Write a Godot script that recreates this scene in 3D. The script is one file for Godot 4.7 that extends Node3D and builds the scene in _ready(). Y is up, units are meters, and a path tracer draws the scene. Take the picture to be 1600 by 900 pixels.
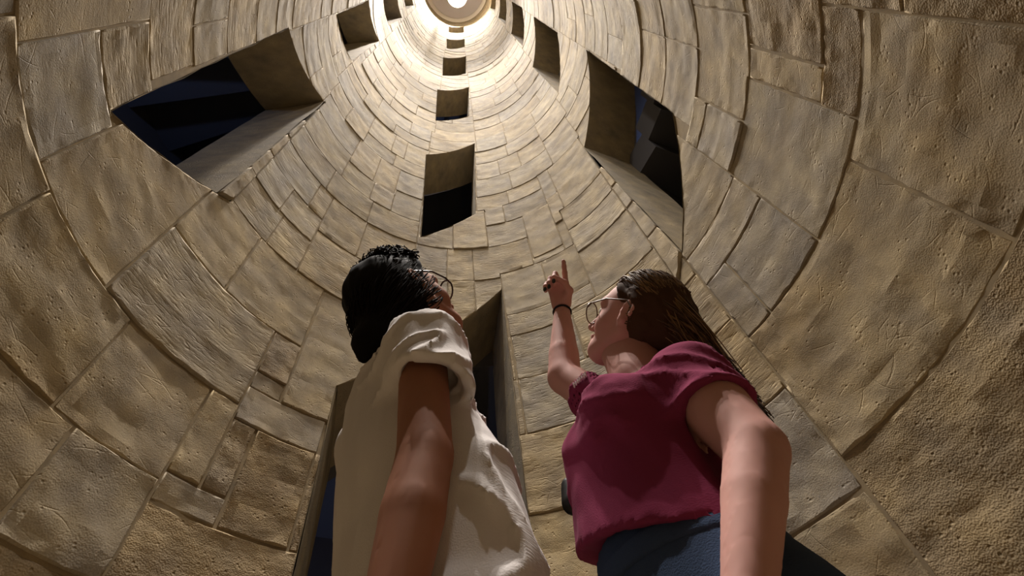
extends Node3D
# The hollow core of a stone spiral stair, seen from near its floor, with two visitors looking up.
const R := 1.1          # radius of the shaft
const EYE := 0.62       # height of the camera above the floor
const TH := 0.363       # thickness of the shaft wall
var rng := RandomNumberGenerator.new()
var big_noise := FastNoiseLite.new()
var mid_noise := FastNoiseLite.new()
var fine_noise := FastNoiseLite.new()
var soft_noise := FastNoiseLite.new()
var stone_mats := []
var mortar_mat: StandardMaterial3D
var plaster_mat: StandardMaterial3D
var reveal_mat: StandardMaterial3D


func _ready() -> void:
	rng.seed = 7
	setup_view()
	setup_noise()
	setup_stone_materials()
	build_shaft()
	build_gallery()
	build_top()
	build_people()


func setup_view() -> void:
	var cam := Camera3D.new()
	cam.name = "camera"
	cam.position = Vector3(0.06738 * R, EYE, 0.52145 * R)
	cam.rotation = Vector3(1.004073, 0.0, -0.175891)
	cam.fov = rad_to_deg(2.0 * atan(450.0 / 800.0))
	cam.near = 0.05
	cam.far = 100.0
	add_child(cam)
	cam.current = true
	var env := Environment.new()
	env.background_mode = Environment.BG_COLOR
	env.background_color = Color(0.01, 0.012, 0.02)
	env.tonemap_mode = Environment.TONE_MAPPER_LINEAR
	env.tonemap_exposure = 1.0
	env.sdfgi_enabled = true
	env.ssao_enabled = true
	env.ssil_enabled = true
	var we := WorldEnvironment.new()
	we.name = "environment"
	we.environment = env
	add_child(we)


func lamp(called: String, at: Vector3, energy: float, color: Color, size: float, towards = null, angle := 60.0) -> Light3D:
	var l: Light3D
	if towards == null:
		var o := OmniLight3D.new()
		o.omni_range = 60.0
		o.omni_attenuation = 2.0
		l = o
	else:
		var s := SpotLight3D.new()
		s.spot_range = 60.0
		s.spot_attenuation = 2.0
		s.spot_angle = angle
		s.spot_angle_attenuation = 0.6
		l = s
	l.name = called
	l.light_color = color
	l.light_energy = energy
	l.light_size = size
	l.shadow_enabled = true
	add_child(l, true)
	l.position = at
	if towards != null:
		var up := Vector3.UP if absf((towards - at).normalized().y) < 0.95 else Vector3.FORWARD
		l.look_at_from_position(at, towards, up)
	return l


func setup_noise() -> void:
	big_noise.seed = 11
	big_noise.frequency = 1.6
	big_noise.fractal_octaves = 3
	mid_noise.seed = 23
	mid_noise.frequency = 7.0
	mid_noise.fractal_octaves = 3
	soft_noise.seed = 41
	soft_noise.frequency = 8.0
	soft_noise.fractal_octaves = 1
	fine_noise.seed = 31
	fine_noise.frequency = 28.0
	fine_noise.fractal_octaves = 2


# ---------------------------------------------------------------- helpers

func node(called: String, parent: Node = null) -> Node3D:
	var o := Node3D.new()
	o.name = called
	(parent if parent else self).add_child(o, true)
	return o


func put(called: String, mesh: Mesh, mat: Material, parent: Node = null) -> MeshInstance3D:
	var o := MeshInstance3D.new()
	o.name = called
	o.mesh = mesh
	if mat:
		o.material_override = mat
	(parent if parent else self).add_child(o, true)
	return o


func structure(o: Node, label: String) -> Node:
	o.set_meta("kind", "structure")
	o.set_meta("label", label)
	o.set_meta("category", "wall")
	return o


func tag(o: Node, label: String, category: String) -> Node:
	o.set_meta("label", label)
	o.set_meta("category", category)
	return o


func on_wall(deg: float, h: float) -> Vector2:        # angle and height over the eye in radii -> metres along the wall, height over the floor
	return Vector2(deg_to_rad(deg) * R, EYE + h * R)


func wall_point(s: float, y: float, r: float) -> Vector3:
	var a := s / R
	return Vector3(r * sin(a), y, -r * cos(a))


func mat(color: Color, rough := 0.9, spec := 0.4) -> StandardMaterial3D:
	var m := StandardMaterial3D.new()
	m.albedo_color = color
	m.roughness = rough
	m.metallic_specular = spec
	return m


# ---------------------------------------------------------------- stone materials

func noise_bytes(n: FastNoiseLite, w: int, h: int, size: int) -> PackedByteArray:
	var im := n.get_seamless_image(w, h)
	im.convert(Image.FORMAT_L8)
	if w != size or h != size:
		im.resize(size, size, Image.INTERPOLATE_CUBIC)
	return im.get_data()


func make_noise(sd: int, freq: float, oct := 3, kind := FastNoiseLite.TYPE_SIMPLEX_SMOOTH) -> FastNoiseLite:
	var n := FastNoiseLite.new()
	n.seed = sd
	n.noise_type = kind
	n.frequency = freq
	n.fractal_octaves = oct
	return n


func setup_stone_materials() -> void:
	var size := 1024
	var streak := noise_bytes(make_noise(3, 0.075, 3), 192, size, size)      # long shallow chisel drags along the course
	var gouge := noise_bytes(make_noise(5, 0.05, 2), 300, size, size)
	var grain := noise_bytes(make_noise(8, 0.22, 3), size, size, size)
	var lump := noise_bytes(make_noise(9, 0.012, 4), size, size, size)
	var pit := noise_bytes(make_noise(14, 0.05, 1, FastNoiseLite.TYPE_CELLULAR), size, size, size)
	var blotch := noise_bytes(make_noise(17, 0.006, 4), size, size, size)
	var n := size * size
	var heights := [PackedByteArray(), PackedByteArray(), PackedByteArray()]
	for k in 3:
		heights[k].resize(n)
	var tone := PackedByteArray()
	tone.resize(n * 3)
	for i in n:
		var st: float = streak[i] / 255.0
		var go: float = gouge[i] / 255.0
		var gr: float = grain[i] / 255.0
		var lu: float = lump[i] / 255.0
		var pi_: float = pit[i] / 255.0
		var cut := smoothstep(0.30, 0.14, go)
		var cut2 := smoothstep(0.36, 0.22, st)
		var hole := smoothstep(0.16, 0.04, pi_) * smoothstep(0.55, 0.75, lu)
		heights[0][i] = int(clampf(0.30 + 0.16 * st + 0.20 * lu + 0.15 * gr - 0.34 * cut * smoothstep(0.40, 0.62, lu) - 0.10 * cut2, 0, 1) * 255)
		heights[1][i] = int(clampf(0.30 + 0.26 * lu + 0.18 * gr + 0.06 * st - 0.4 * hole - 0.14 * cut * smoothstep(0.5, 0.7, lu), 0, 1) * 255)
		heights[2][i] = int(clampf(0.15 + 0.42 * lu + 0.22 * gr + 0.12 * go - 0.5 * hole, 0, 1) * 255)
		var b: float = blotch[i] / 255.0
		var t := 0.82 + 0.16 * (b - 0.5) + 0.12 * (gr - 0.5) + 0.10 * (lu - 0.5) - 0.10 * hole
		tone[i * 3] = int(clampf(t * (1.0 + 0.02 * (b - 0.5)), 0, 1) * 255)
		tone[i * 3 + 1] = int(clampf(t, 0, 1) * 255)
		tone[i * 3 + 2] = int(clampf(t * (1.0 - 0.08 * (b - 0.5)), 0, 1) * 255)
	# scratches and chisel slips
	for k in 2:
		for i in 230:
			var p := Vector2(rng.randf() * size, rng.randf() * size)
			var a := rng.randf_range(-0.5, 0.5) if rng.randf() < 0.6 else rng.randf_range(-PI, PI)
			var bend := rng.randf_range(-0.012, 0.012)
			var deep := rng.randf_range(25.0, 75.0)
			var long := rng.randi_range(14, 90)
			for j in long:
				a += bend
				p += Vector2(cos(a), sin(a))
				var fade := sin(PI * j / long) * deep
				for w in 3:
					var at := posmod(int(p.y) + w - 1, size) * size + posmod(int(p.x), size)
					heights[k][at] = maxi(0, heights[k][at] - int(fade * (1.0 if w == 1 else 0.45)))
	var tone_im := Image.create_from_data(size, size, false, Image.FORMAT_RGB8, tone)
	var tone_tex := ImageTexture.create_from_image(tone_im)
	var depth := [0.42, 0.32, 0.6]
	for k in 3:
		var him := Image.create_from_data(size, size, false, Image.FORMAT_L8, heights[k])
		var m := StandardMaterial3D.new()
		m.vertex_color_use_as_albedo = true
		m.albedo_texture = tone_tex
		m.heightmap_enabled = true
		m.heightmap_texture = ImageTexture.create_from_image(him)
		m.heightmap_scale = depth[k]
		m.roughness = 0.92
		m.metallic_specular = 0.25
		stone_mats.append(m)
	mortar_mat = StandardMaterial3D.new()
	mortar_mat.albedo_color = Color(0.70, 0.63, 0.51)
	mortar_mat.albedo_texture = tone_tex
	mortar_mat.uv1_triplanar = true
	mortar_mat.uv1_scale = Vector3.ONE * 1.3
	mortar_mat.roughness = 0.95
	mortar_mat.metallic_specular = 0.2
	reveal_mat = StandardMaterial3D.new()
	reveal_mat.albedo_color = Color(0.70, 0.645, 0.54)
	reveal_mat.albedo_texture = tone_tex
	reveal_mat.heightmap_enabled = true
	reveal_mat.heightmap_texture = stone_mats[1].heightmap_texture
	reveal_mat.heightmap_scale = 0.4
	reveal_mat.roughness = 0.9
	reveal_mat.metallic_specular = 0.25
	plaster_mat = mat(Color(0.36, 0.36, 0.38), 0.95, 0.2)


# ---------------------------------------------------------------- the shaft wall

# openings: name, then corner angle and height: top left, top right, bottom right, bottom left (as seen from inside; height over the eye in radii)
var openings := [
	["door_1", -41.3, 1.52, 0.6, 2.39, -2.0, -0.5636, -38.0, -0.5636],
	["window_1", -29.6, 4.68, -2.9, 5.20, -5.7, 3.46, -27.1, 3.01],
	["window_2", -28.6, 7.66, -2.5, 8.09, -4.7, 6.37, -27.0, 5.98],
	["window_3", -27.4, 10.77, -1.7, 11.24, -3.7, 9.28, -25.8, 8.88],
	["window_4", -25.9, 13.85, -0.5, 14.15, -1.9, 12.68, -24.5, 12.17],
	["window_5", -25.0, 16.98, 0.8, 17.26, -0.1, 15.68, -24.2, 15.54],
	["window_6", -112.0, 3.36, -83.0, 3.81, -86.0, 1.98, -109.3, 1.56],
	["window_7", -111.2, 6.58, -85.2, 6.96, -87.7, 5.11, -110.2, 4.78],
	["window_8", -110.4, 9.75, -86.0, 10.15, -88.5, 8.25, -109.6, 7.92],
	["window_9", -109.6, 12.9, -87.0, 13.3, -89.0, 11.4, -109.0, 11.05],
	["window_10", -109.6, 16.0, -87.0, 16.4, -89.0, 14.5, -109.0, 14.15],
	["window_11", 48.2, 3.52, 79.7, 4.38, 77.6, 2.45, 52.6, 1.82],
	["window_12", 51.7, 6.60, 79.7, 7.63, 79.1, 5.77, 54.1, 4.92],
	["window_13", 55.1, 9.72, 80.8, 10.71, 81.0, 9.01, 55.9, 8.01],
	["window_14", 56.0, 12.85, 80.8, 13.8, 81.0, 12.1, 57.0, 11.15],
	["window_15", 56.0, 16.0, 80.8, 16.9, 81.0, 15.2, 57.0, 14.3],
	["window_16", 150.0, 4.1, 178.0, 4.6, 177.0, 2.9, 151.0, 2.45],
	["window_17", 150.0, 7.2, 178.0, 7.7, 177.0, 6.0, 151.0, 5.55],
	["window_18", 150.0, 10.3, 178.0, 10.8, 177.0, 9.1, 151.0, 8.65],
	["window_19", 150.0, 13.4, 178.0, 13.9, 177.0, 12.2, 151.0, 11.75],
	["window_20", 150.0, 16.4, 178.0, 16.9, 177.0, 15.2, 151.0, 14.75],
]
const FLOOR_H := -0.5636
const SEEN_H := 14.2      # stones are single pieces up to here
const TOP_H := 19.0
var walls := {}
var hole_polys := []
var far_stones := {}

# strips of jamb stones beside two of the windows: inner edge bottom and top, outer edge bottom and top, joints
var strips := [
	[Vector2(-86.0, 1.98), Vector2(-83.0, 3.81), Vector2(-82.4, 2.04), Vector2(-82.5, 3.84), [2.32, 2.60, 2.91, 3.26]],
	[Vector2(52.6, 1.82), Vector2(48.2, 3.52), Vector2(47.4, 1.69), Vector2(47.9, 3.54), [2.09, 2.43, 2.73, 3.04]],
]

# the stones whose joints can be read: bottom, top, then the joints along the course in degrees; last the kind of face (0 tooled, 1 smooth, 2 crumbling)
var courses := [
	# low on the left, round to the door
	[-0.5636, -0.10, [-180, -152, -120, -92, -64, -38], 2],
	[-0.10, 0.28, [-180, -140, -108, -80, -55, -38], 2],
	[0.28, 0.655, [-180, -160, -128, -98, -63, -38], 2],
	[0.655, 0.92, [-180, -145, -112, -77, -63.6], 1],
	[0.655, 0.865, [-63.6, -38], 2],
	[0.865, 0.95, [-63.6, -53.4], 1],
	[0.865, 1.20, [-53.4, -41.8, -38], 2],
	[0.92, 1.25, [-180, -150, -125, -103, -80.8, -63.6], 1],
	[0.95, 1.25, [-63.6, -58.0], 1],
	[0.95, 1.20, [-58.0, -53.4], 2],
	[1.20, 1.34, [-58.0, -41.6, -38], 1],
	[1.34, 1.42, [-58.0, -51.4], 1],
	[1.42, 1.64, [-58.0, -51.4], 2],
	[1.25, 1.80, [-180, -160, -121.6], 1],
	[1.25, 1.55, [-121.6, -107.0], 1],
	[1.55, 1.80, [-121.6, -108.4], 0],
	[1.25, 2.06, [-107.0, -87.2], 1],
	[1.55, 1.80, [-108.4, -107.0], 1],
	[1.25, 1.64, [-87.2, -58.0], 0],
	[1.64, 2.06, [-87.2, -71.5, -51.5], 1],
	[1.34, 2.06, [-51.4, -28.4], 1],
	[2.06, 2.34, [-83.5, -70.0, -60.0], 0],
	[2.34, 2.60, [-83.5, -72.0, -60.2], 0],
	[2.60, 2.91, [-83.5, -66.0, -60.2], 0],
	[2.06, 2.48, [-60.0, -45.0, -28.2], 0],
	[2.48, 2.91, [-60.2, -46.5, -28.2], 0],
	[2.91, 3.23, [-83.5, -64.0, -47.0, -28.2], 0],
	[3.23, 3.63, [-83.5, -61.6], 0],
	[3.23, 3.53, [-61.6, -48.8], 0],
	[3.53, 4.05, [-61.6, -50.0, -40.2], 0],
	[3.23, 3.62, [-48.8, -39.9, -28.2], 0],
	[3.62, 4.05, [-40.2, -28.2], 0],
	[3.63, 4.05, [-83.5, -61.6], 0],
	[3.53, 3.62, [-48.8, -40.2], 0],
	[4.05, 4.42, [-84, -72, -60.4], 0],
	[4.42, 4.82, [-86.5, -60.4], 0],
	[4.05, 4.32, [-60.4, -44, -28.2], 0],
	[4.32, 4.82, [-60.4, -47.0, -40, -28.2], 0],
	[4.82, 5.10, [-86.5, -70.0, -49.0, -28.6], 0],
	[5.10, 5.50, [-86.5, -61.5, -40.7, -28.4], 0],
	# left of the big left window
	[1.80, 2.11, [-180, -152, -130, -111.4], 0],
	[2.11, 2.44, [-180, -160, -139, -119, -111.0], 1],
	[2.44, 2.80, [-180, -150, -126, -111.0], 0],
	# over the door, right jamb of the door to the right window
	[1.34, 2.06, [-28.4, -20.0], 0],
	[2.06, 2.52, [-28.2, -16.6, -8.0], 0],
	[2.52, 2.91, [-28.2, -17.0, -8.0], 0],
	[2.91, 3.5, [-28.2, -15.0, -2.0], 0],
	[-0.5636, -0.06, [-2, 24, 52, 84, 118, 150, 180], 2],
	[-0.06, 0.33, [-2, 16, 40, 70, 100, 136, 180], 2],
	[0.33, 0.68, [-2, 24, 52], 1],
	[0.68, 1.01, [-2, 33, 52], 1],
	[1.01, 1.35, [-2, 26, 52.2], 0],
	[1.35, 1.655, [-2, 1.4, 30, 52.0], 0],
	[1.655, 1.96, [-1.5, 1.2, 19.0], 0],
	[1.96, 2.14, [-1.5, 1.0, 18.9], 0],
	[1.655, 2.01, [19.0, 38.0, 52.0], 0],
	[2.01, 2.14, [18.9, 27.3], 0],
	[2.14, 2.56, [0.8, 14.9, 27.3], 1],
	[2.14, 2.52, [-8.0, 0.8], 0],
	[2.01, 2.45, [27.3, 47.3], 1],
	[2.52, 2.91, [-8.0, 12.6], 0],
	[2.56, 2.63, [12.6, 24.0], 1],
	[2.63, 3.23, [12.9, 24.0], 1],
	[2.56, 2.90, [24.0, 27.3], 1],
	[2.45, 2.73, [27.3, 47.4], 0],
	[2.73, 3.02, [27.3, 47.5], 0],
	[2.90, 3.30, [24.0, 29.4], 0],
	[3.02, 3.75, [29.4, 47.9], 1],
	[2.91, 3.23, [-2.0, 12.9], 0],
	[3.23, 3.52, [-5.0, 6.0, 24.0], 0],
	[3.52, 3.77, [-5.0, 9.0, 24.0], 0],
	[3.30, 3.77, [24.0, 29.4], 1],
	[3.77, 4.15, [-4.5, 12.0, 33.0], 0],
	[3.75, 4.35, [33.0, 49.0], 0],
	[4.15, 4.55, [-3.6, 8.0, 19.0, 33.0], 0],
	[4.35, 4.9, [33.0, 51.0], 0],
	[4.55, 4.9, [-3.4, 14.0, 33.0], 0],
	# low right
	[0.33, 0.76, [52, 92, 126, 180], 2],
	[0.76, 1.235, [52, 87, 108], 1],
	[0.76, 1.10, [108, 140, 180], 2],
	[1.10, 1.38, [108, 131, 180], 2],
	[1.235, 1.56, [52.1, 58.5, 73.5], 1],
	[1.56, 1.76, [52.0, 73.5], 1],
	[1.235, 1.80, [73.5, 93.1], 1],
	[1.235, 1.38, [93.1, 108], 2],
	[1.38, 1.79, [99.1, 127.0, 150, 180], 2],
	[1.38, 1.79, [93.1, 99.1], 1],
	[1.76, 2.10, [73.5, 84.5], 1],
	[1.76, 2.5, [52, 73.5], 1],
	[1.79, 2.23, [84.5, 105.0], 1],
	[1.79, 2.23, [105.0, 128.0, 154, 180], 1],
	[2.10, 2.23, [73.5, 84.5], 1],
	[2.23, 2.62, [77.0, 95.5, 118.0, 148, 180], 1],
	[2.62, 3.00, [77.0, 95.5, 112.0, 140, 180], 0],
	[3.00, 3.38, [78.0, 104.0, 130.0, 160, 180], 0],
]
# higher up the courses are regular: sector from, to, first height, last height, course height
var regular := [
	[-180, -111.0, 2.80, 14.3, 0.37], [-113, -83.0, 3.30, 14.3, 0.35], [-86.5, -26.5, 5.50, 14.3, 0.40],
	[-28.4, -2.0, 4.60, 14.3, 0.36], [-3.4, 54.0, 4.90, 14.3, 0.39], [47.9, 80.0, 3.50, 14.3, 0.37], [79.7, 180, 3.38, 14.3, 0.38],
]


func build_shaft() -> void:
	for side in [["wall_front", "pale tooled limestone blocks of the shaft wall straight ahead, pierced by a column of dark windows"],
			["wall_left", "limestone blocks of the shaft wall on the left around the largest dark window"],
			["wall_right", "brownish crumbling limestone blocks of the shaft wall on the right beside the woman"],
			["wall_back", "limestone blocks of the shaft wall behind the camera, out of view"]]:
		walls[side[0]] = structure(node(side[0]), side[1])
		var joined := SurfaceTool.new()
		joined.begin(Mesh.PRIMITIVE_TRIANGLES)
		far_stones[side[0]] = joined
	for o in openings:
		hole_polys.append(PackedVector2Array([on_wall(o[1], o[2]), on_wall(o[3], o[4]), on_wall(o[5], o[6]), on_wall(o[7], o[8])]))
	for s in strips:
		hole_polys.append(PackedVector2Array([on_wall(s[0].x, s[0].y), on_wall(s[1].x, s[1].y), on_wall(s[3].x, s[3].y), on_wall(s[2].x, s[2].y)]))
	for c in courses:
		var j: Array = c[2]
		for i in j.size() - 1:
			lay_stone(j[i], j[i + 1], c[0], c[1], c[3])
	for g in regular:
		var h: float = g[2]
		var row := 0
		while h < TOP_H - 0.05:
			var hh: float = minf(g[4] * rng.randf_range(0.85, 1.15), TOP_H - h)
			if TOP_H - h - hh < 0.12:
				hh = TOP_H - h
			var width: float = g[1] - g[0]
			var count := maxi(1, roundi(width / rng.randf_range(17.0, 25.0)))
			var cuts := [float(g[0])]
			for i in count - 1:
				cuts.append(g[0] + width * (i + 1 + rng.randf_range(-0.3, 0.3) + (0.25 if row % 2 else -0.25)) / count)
			cuts.append(float(g[1]))
			for i in count:
				lay_stone(cuts[i], cuts[i + 1], h, h + hh, 0 if rng.randf() < 0.8 else 1)
			h += hh
			row += 1
	for s in strips:
		var ys: Array = [s[0].y] + s[4] + [s[1].y]
		for i in ys.size() - 1:
			var q := PackedVector2Array()
			for e in [[ys[i], 0], [ys[i + 1], 0], [ys[i + 1], 1], [ys[i], 1]]:
				var a: Vector2 = s[2] if e[1] else s[0]
				var b: Vector2 = s[3] if e[1] else s[1]
				var t := clampf((e[0] - a.y) / (b.y - a.y), 0, 1)
				if e[1] and i == 0 and e[0] == ys[0]:
					t = 0.0
				q.append(on_wall(lerpf(a.x, b.x, t), lerpf(a.y, b.y, t)))
			finish_stone(q, 1, "jamb_stone", 0.012, 0.006)
	for side in far_stones:
		var m = far_stones[side].commit()
		if m.get_surface_count():
			put("upper_stones", m, stone_mats[0], walls[side]).set_meta("kind", "stuff")
	for i in openings.size():
		build_opening(openings[i])
	build_outer_leaf()
	var fl := SurfaceTool.new()
	fl.begin(Mesh.PRIMITIVE_TRIANGLES)
	var disc := CylinderMesh.new()
	disc.top_radius = 2.45
	disc.bottom_radius = 2.45
	disc.height = 0.2
	disc.radial_segments = 64
	fl.append_from(disc, 0, Transform3D(Basis(), Vector3(0, -0.1, 0)))
	var f := put("floor", fl.commit(), mortar_mat)
	f.set_meta("kind", "structure")
	f.set_meta("label", "pale stone floor at the foot of the shaft under the two visitors")
	f.set_meta("category", "floor")


func lay_stone(d0: float, d1: float, h0: float, h1: float, face: int) -> void:
	var rest := [PackedVector2Array([on_wall(d0, h0), on_wall(d0, h1), on_wall(d1, h1), on_wall(d1, h0)])]
	var lo := on_wall(d0, h0)
	var hi := on_wall(d1, h1)
	var box := Rect2(lo, hi - lo).grow(0.01)
	for p in hole_polys:
		var pb := Rect2(p[0], Vector2.ZERO)
		for v in p:
			pb = pb.expand(v)
		if not pb.intersects(box):
			continue
		var next := []
		for r in rest:
			for piece in Geometry2D.clip_polygons(r, p):
				next.append(piece)
		rest = next
	rest = untaken(rest)
	for r in rest:
		if absf(area(r)) > 0.0015:
			finish_stone(r, face)


# what is left of these where no stone lies yet
func untaken(polys: Array) -> Array:
	var out := []
	for r in polys:
		var left := [r]
		for t in taken:
			var next := []
			var tb: Rect2 = t[1]
			for q in left:
				if bounds(q).intersects(tb):
					next.append_array(Geometry2D.clip_polygons(q, t[0]))
				else:
					next.append(q)
			left = next
		out.append_array(left)
	return out


var taken := []        # polygons of the wall that already carry a stone


func bounds(p: PackedVector2Array) -> Rect2:
	var b := Rect2(p[0], Vector2.ZERO)
	for v in p:
		b = b.expand(v)
	return b


func area(p: PackedVector2Array) -> float:
	var a := 0.0
	for i in p.size():
		a += p[i].cross(p[(i + 1) % p.size()])
	return a * 0.5


func ring_of(poly: PackedVector2Array, step: float) -> PackedVector2Array:
	var out := PackedVector2Array()
	for i in poly.size():
		var a := poly[i]
		var b := poly[(i + 1) % poly.size()]
		var n := maxi(1, ceili(a.distance_to(b) / step))
		for k in n:
			out.append(a.lerp(b, float(k) / n))
	return out


func finish_stone(poly: PackedVector2Array, face: int, called := "stone", proud := 0.0, gap := 0.0028) -> void:
	if area(poly) < 0:
		poly.reverse()
	taken.append([poly, bounds(poly)])
	var c := Vector2.ZERO
	for v in poly:
		c += v / poly.size()
	var deg := rad_to_deg(c.x / R)
	var side := "wall_front" if absf(deg) < 48 else "wall_back" if absf(deg) > 135 else "wall_left" if deg < 0 else "wall_right"
	var h := (c.y - EYE) / R
	var cell := 0.03 if h < 2.6 else 0.045 if h < 5.5 else 0.08 if h < 9 else 0.14
	if side == "wall_back":
		cell = 0.12
	if h < 2.1 and called == "stone":
		gap = rng.randf_range(0.0025, 0.006)
	var outer := Geometry2D.offset_polygon(poly, -gap, Geometry2D.JOIN_MITER)
	if outer.is_empty():
		return
	var best: PackedVector2Array = outer[0]
	for o in outer:
		if absf(area(o)) > absf(area(best)):
			best = o
	if area(best) < 0:
		best.reverse()
	var ring := ring_of(best, cell)
	var n := ring.size()
	# ragged arrises, and the edge of the face a little inside them
	var inner := PackedVector2Array()
	var bevel := rng.randf_range(0.0025, 0.006)
	for i in n:
		var t := (ring[(i + 1) % n] - ring[(i + n - 1) % n]).normalized()
		var jag := 0.35 + 1.0 * absf(fine_noise.get_noise_2d(ring[i].x * 1.3, ring[i].y * 1.3 + 40.0)) * 2.4
		inner.append(ring[i] + Vector2(-t.y, t.x) * bevel * jag)
	if area(inner) <= 0.0008:
		return
	var st: SurfaceTool
	var alone := h < SEEN_H
	if alone:
		st = SurfaceTool.new()
		st.begin(Mesh.PRIMITIVE_TRIANGLES)
	else:
		st = far_stones[side]
	st.set_smooth_group(0)
	var base := rng.randf_range(-0.0005, 0.0035) + proud
	if rng.randf() < 0.16:
		base += 0.005
	var tilt := Vector2(rng.randf_range(-0.004, 0.004), rng.randf_range(-0.010, 0.005))
	var rough := [0.5, 0.45, 1.0][face] as float
	if face == 1 and h < 1.3:
		rough = 0.7
	var shift := Vector2(rng.randf(), rng.randf())
	# colour of this block
	var tint := Color(0.60, 0.52, 0.385).lerp(Color(0.66, 0.54, 0.365), rng.randf() * 0.7)
	tint = tint.lerp(Color(0.60, 0.472, 0.282), 0.8 * smoothstep(5.0, 0.8, h))
	var grey := rng.randf()
	tint = tint.lerp(Color(0.56, 0.51, 0.43), grey * grey * 0.8)
	var value := rng.randf_range(0.88, 1.08)
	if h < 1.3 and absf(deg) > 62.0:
		value *= 0.9  # low blocks towards the sides and back are darker
	if face == 2:
		tint = tint.lerp(Color(0.50, 0.375, 0.225), 0.55)
		value *= 0.92
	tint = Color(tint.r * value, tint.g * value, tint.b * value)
	var verts := {}
	var face_r := func(p: Vector2) -> float:
		var q := p - c
		var up := base + q.dot(tilt) + 0.0055 * rough * big_noise.get_noise_2d(p.x * 1.5, p.y * 2.5) + 0.006 * rough * mid_noise.get_noise_2d(p.x * 0.5, p.y * 1.3)
		if cell < 0.05:
			up += 0.003 * rough * fine_noise.get_noise_2d(p.x * 0.5, p.y)
		return R - maxf(up, -0.0015)
	var vert := func(p: Vector2, r: float) -> void:
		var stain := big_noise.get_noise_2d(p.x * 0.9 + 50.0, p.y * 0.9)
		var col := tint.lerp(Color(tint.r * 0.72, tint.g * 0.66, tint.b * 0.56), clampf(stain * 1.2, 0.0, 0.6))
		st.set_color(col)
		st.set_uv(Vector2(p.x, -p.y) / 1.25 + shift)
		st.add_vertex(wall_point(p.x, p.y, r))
	var rings := []
	for i in n:
		var dip := 0.0008 + 0.0035 * absf(mid_noise.get_noise_2d(ring[i].x + 9.0, ring[i].y))
		rings.append([ring[i], face_r.call(ring[i]) + dip, inner[i], face_r.call(inner[i])])
	for i in n:
		var a: Array = rings[i]
		var b: Array = rings[(i + 1) % n]
		quad(vert, a[0], R + 0.05, b[0], R + 0.05, b[0], b[1], a[0], a[1])
		quad(vert, a[0], a[1], b[0], b[1], b[2], b[3], a[2], a[3])
	# the face, on a grid
	var bb := bounds(inner)
	var nx := ceili(bb.size.x / cell)
	var ny := ceili(bb.size.y / cell)
	for ix in nx:
		for iy in ny:
			var p0 := bb.position + Vector2(ix, iy) * cell
			var sq := PackedVector2Array([p0, p0 + Vector2(cell, 0), p0 + Vector2(cell, cell), p0 + Vector2(0, cell)])
			var whole := true
			for v in sq:
				if not Geometry2D.is_point_in_polygon(v, inner):
					whole = false
					break
			var pieces := [sq] if whole else Geometry2D.intersect_polygons(sq, inner)
			for piece in pieces:
				var tri := Geometry2D.triangulate_polygon(piece)
				for k in range(0, tri.size(), 3):
					var t3 := [piece[tri[k]], piece[tri[k + 1]], piece[tri[k + 2]]]
					if (t3[1] - t3[0]).cross(t3[2] - t3[0]) < 0:
						t3.reverse()
					# seen from the axis the arc runs to the right: clockwise needs the other order
					for q in [t3[0], t3[2], t3[1]]:
						vert.call(q, face_r.call(q))
	if alone:
		st.index()
		st.generate_normals()
		st.generate_tangents()
		put(called, st.commit(), stone_mats[face], walls[side])


func quad(vert: Callable, a: Vector2, ra: float, b: Vector2, rb: float, c: Vector2, rc: float, d: Vector2, rd: float) -> void:
	for t in [[a, ra], [c, rc], [b, rb], [a, ra], [d, rd], [c, rc]]:
		vert.call(t[0], t[1])


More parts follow.
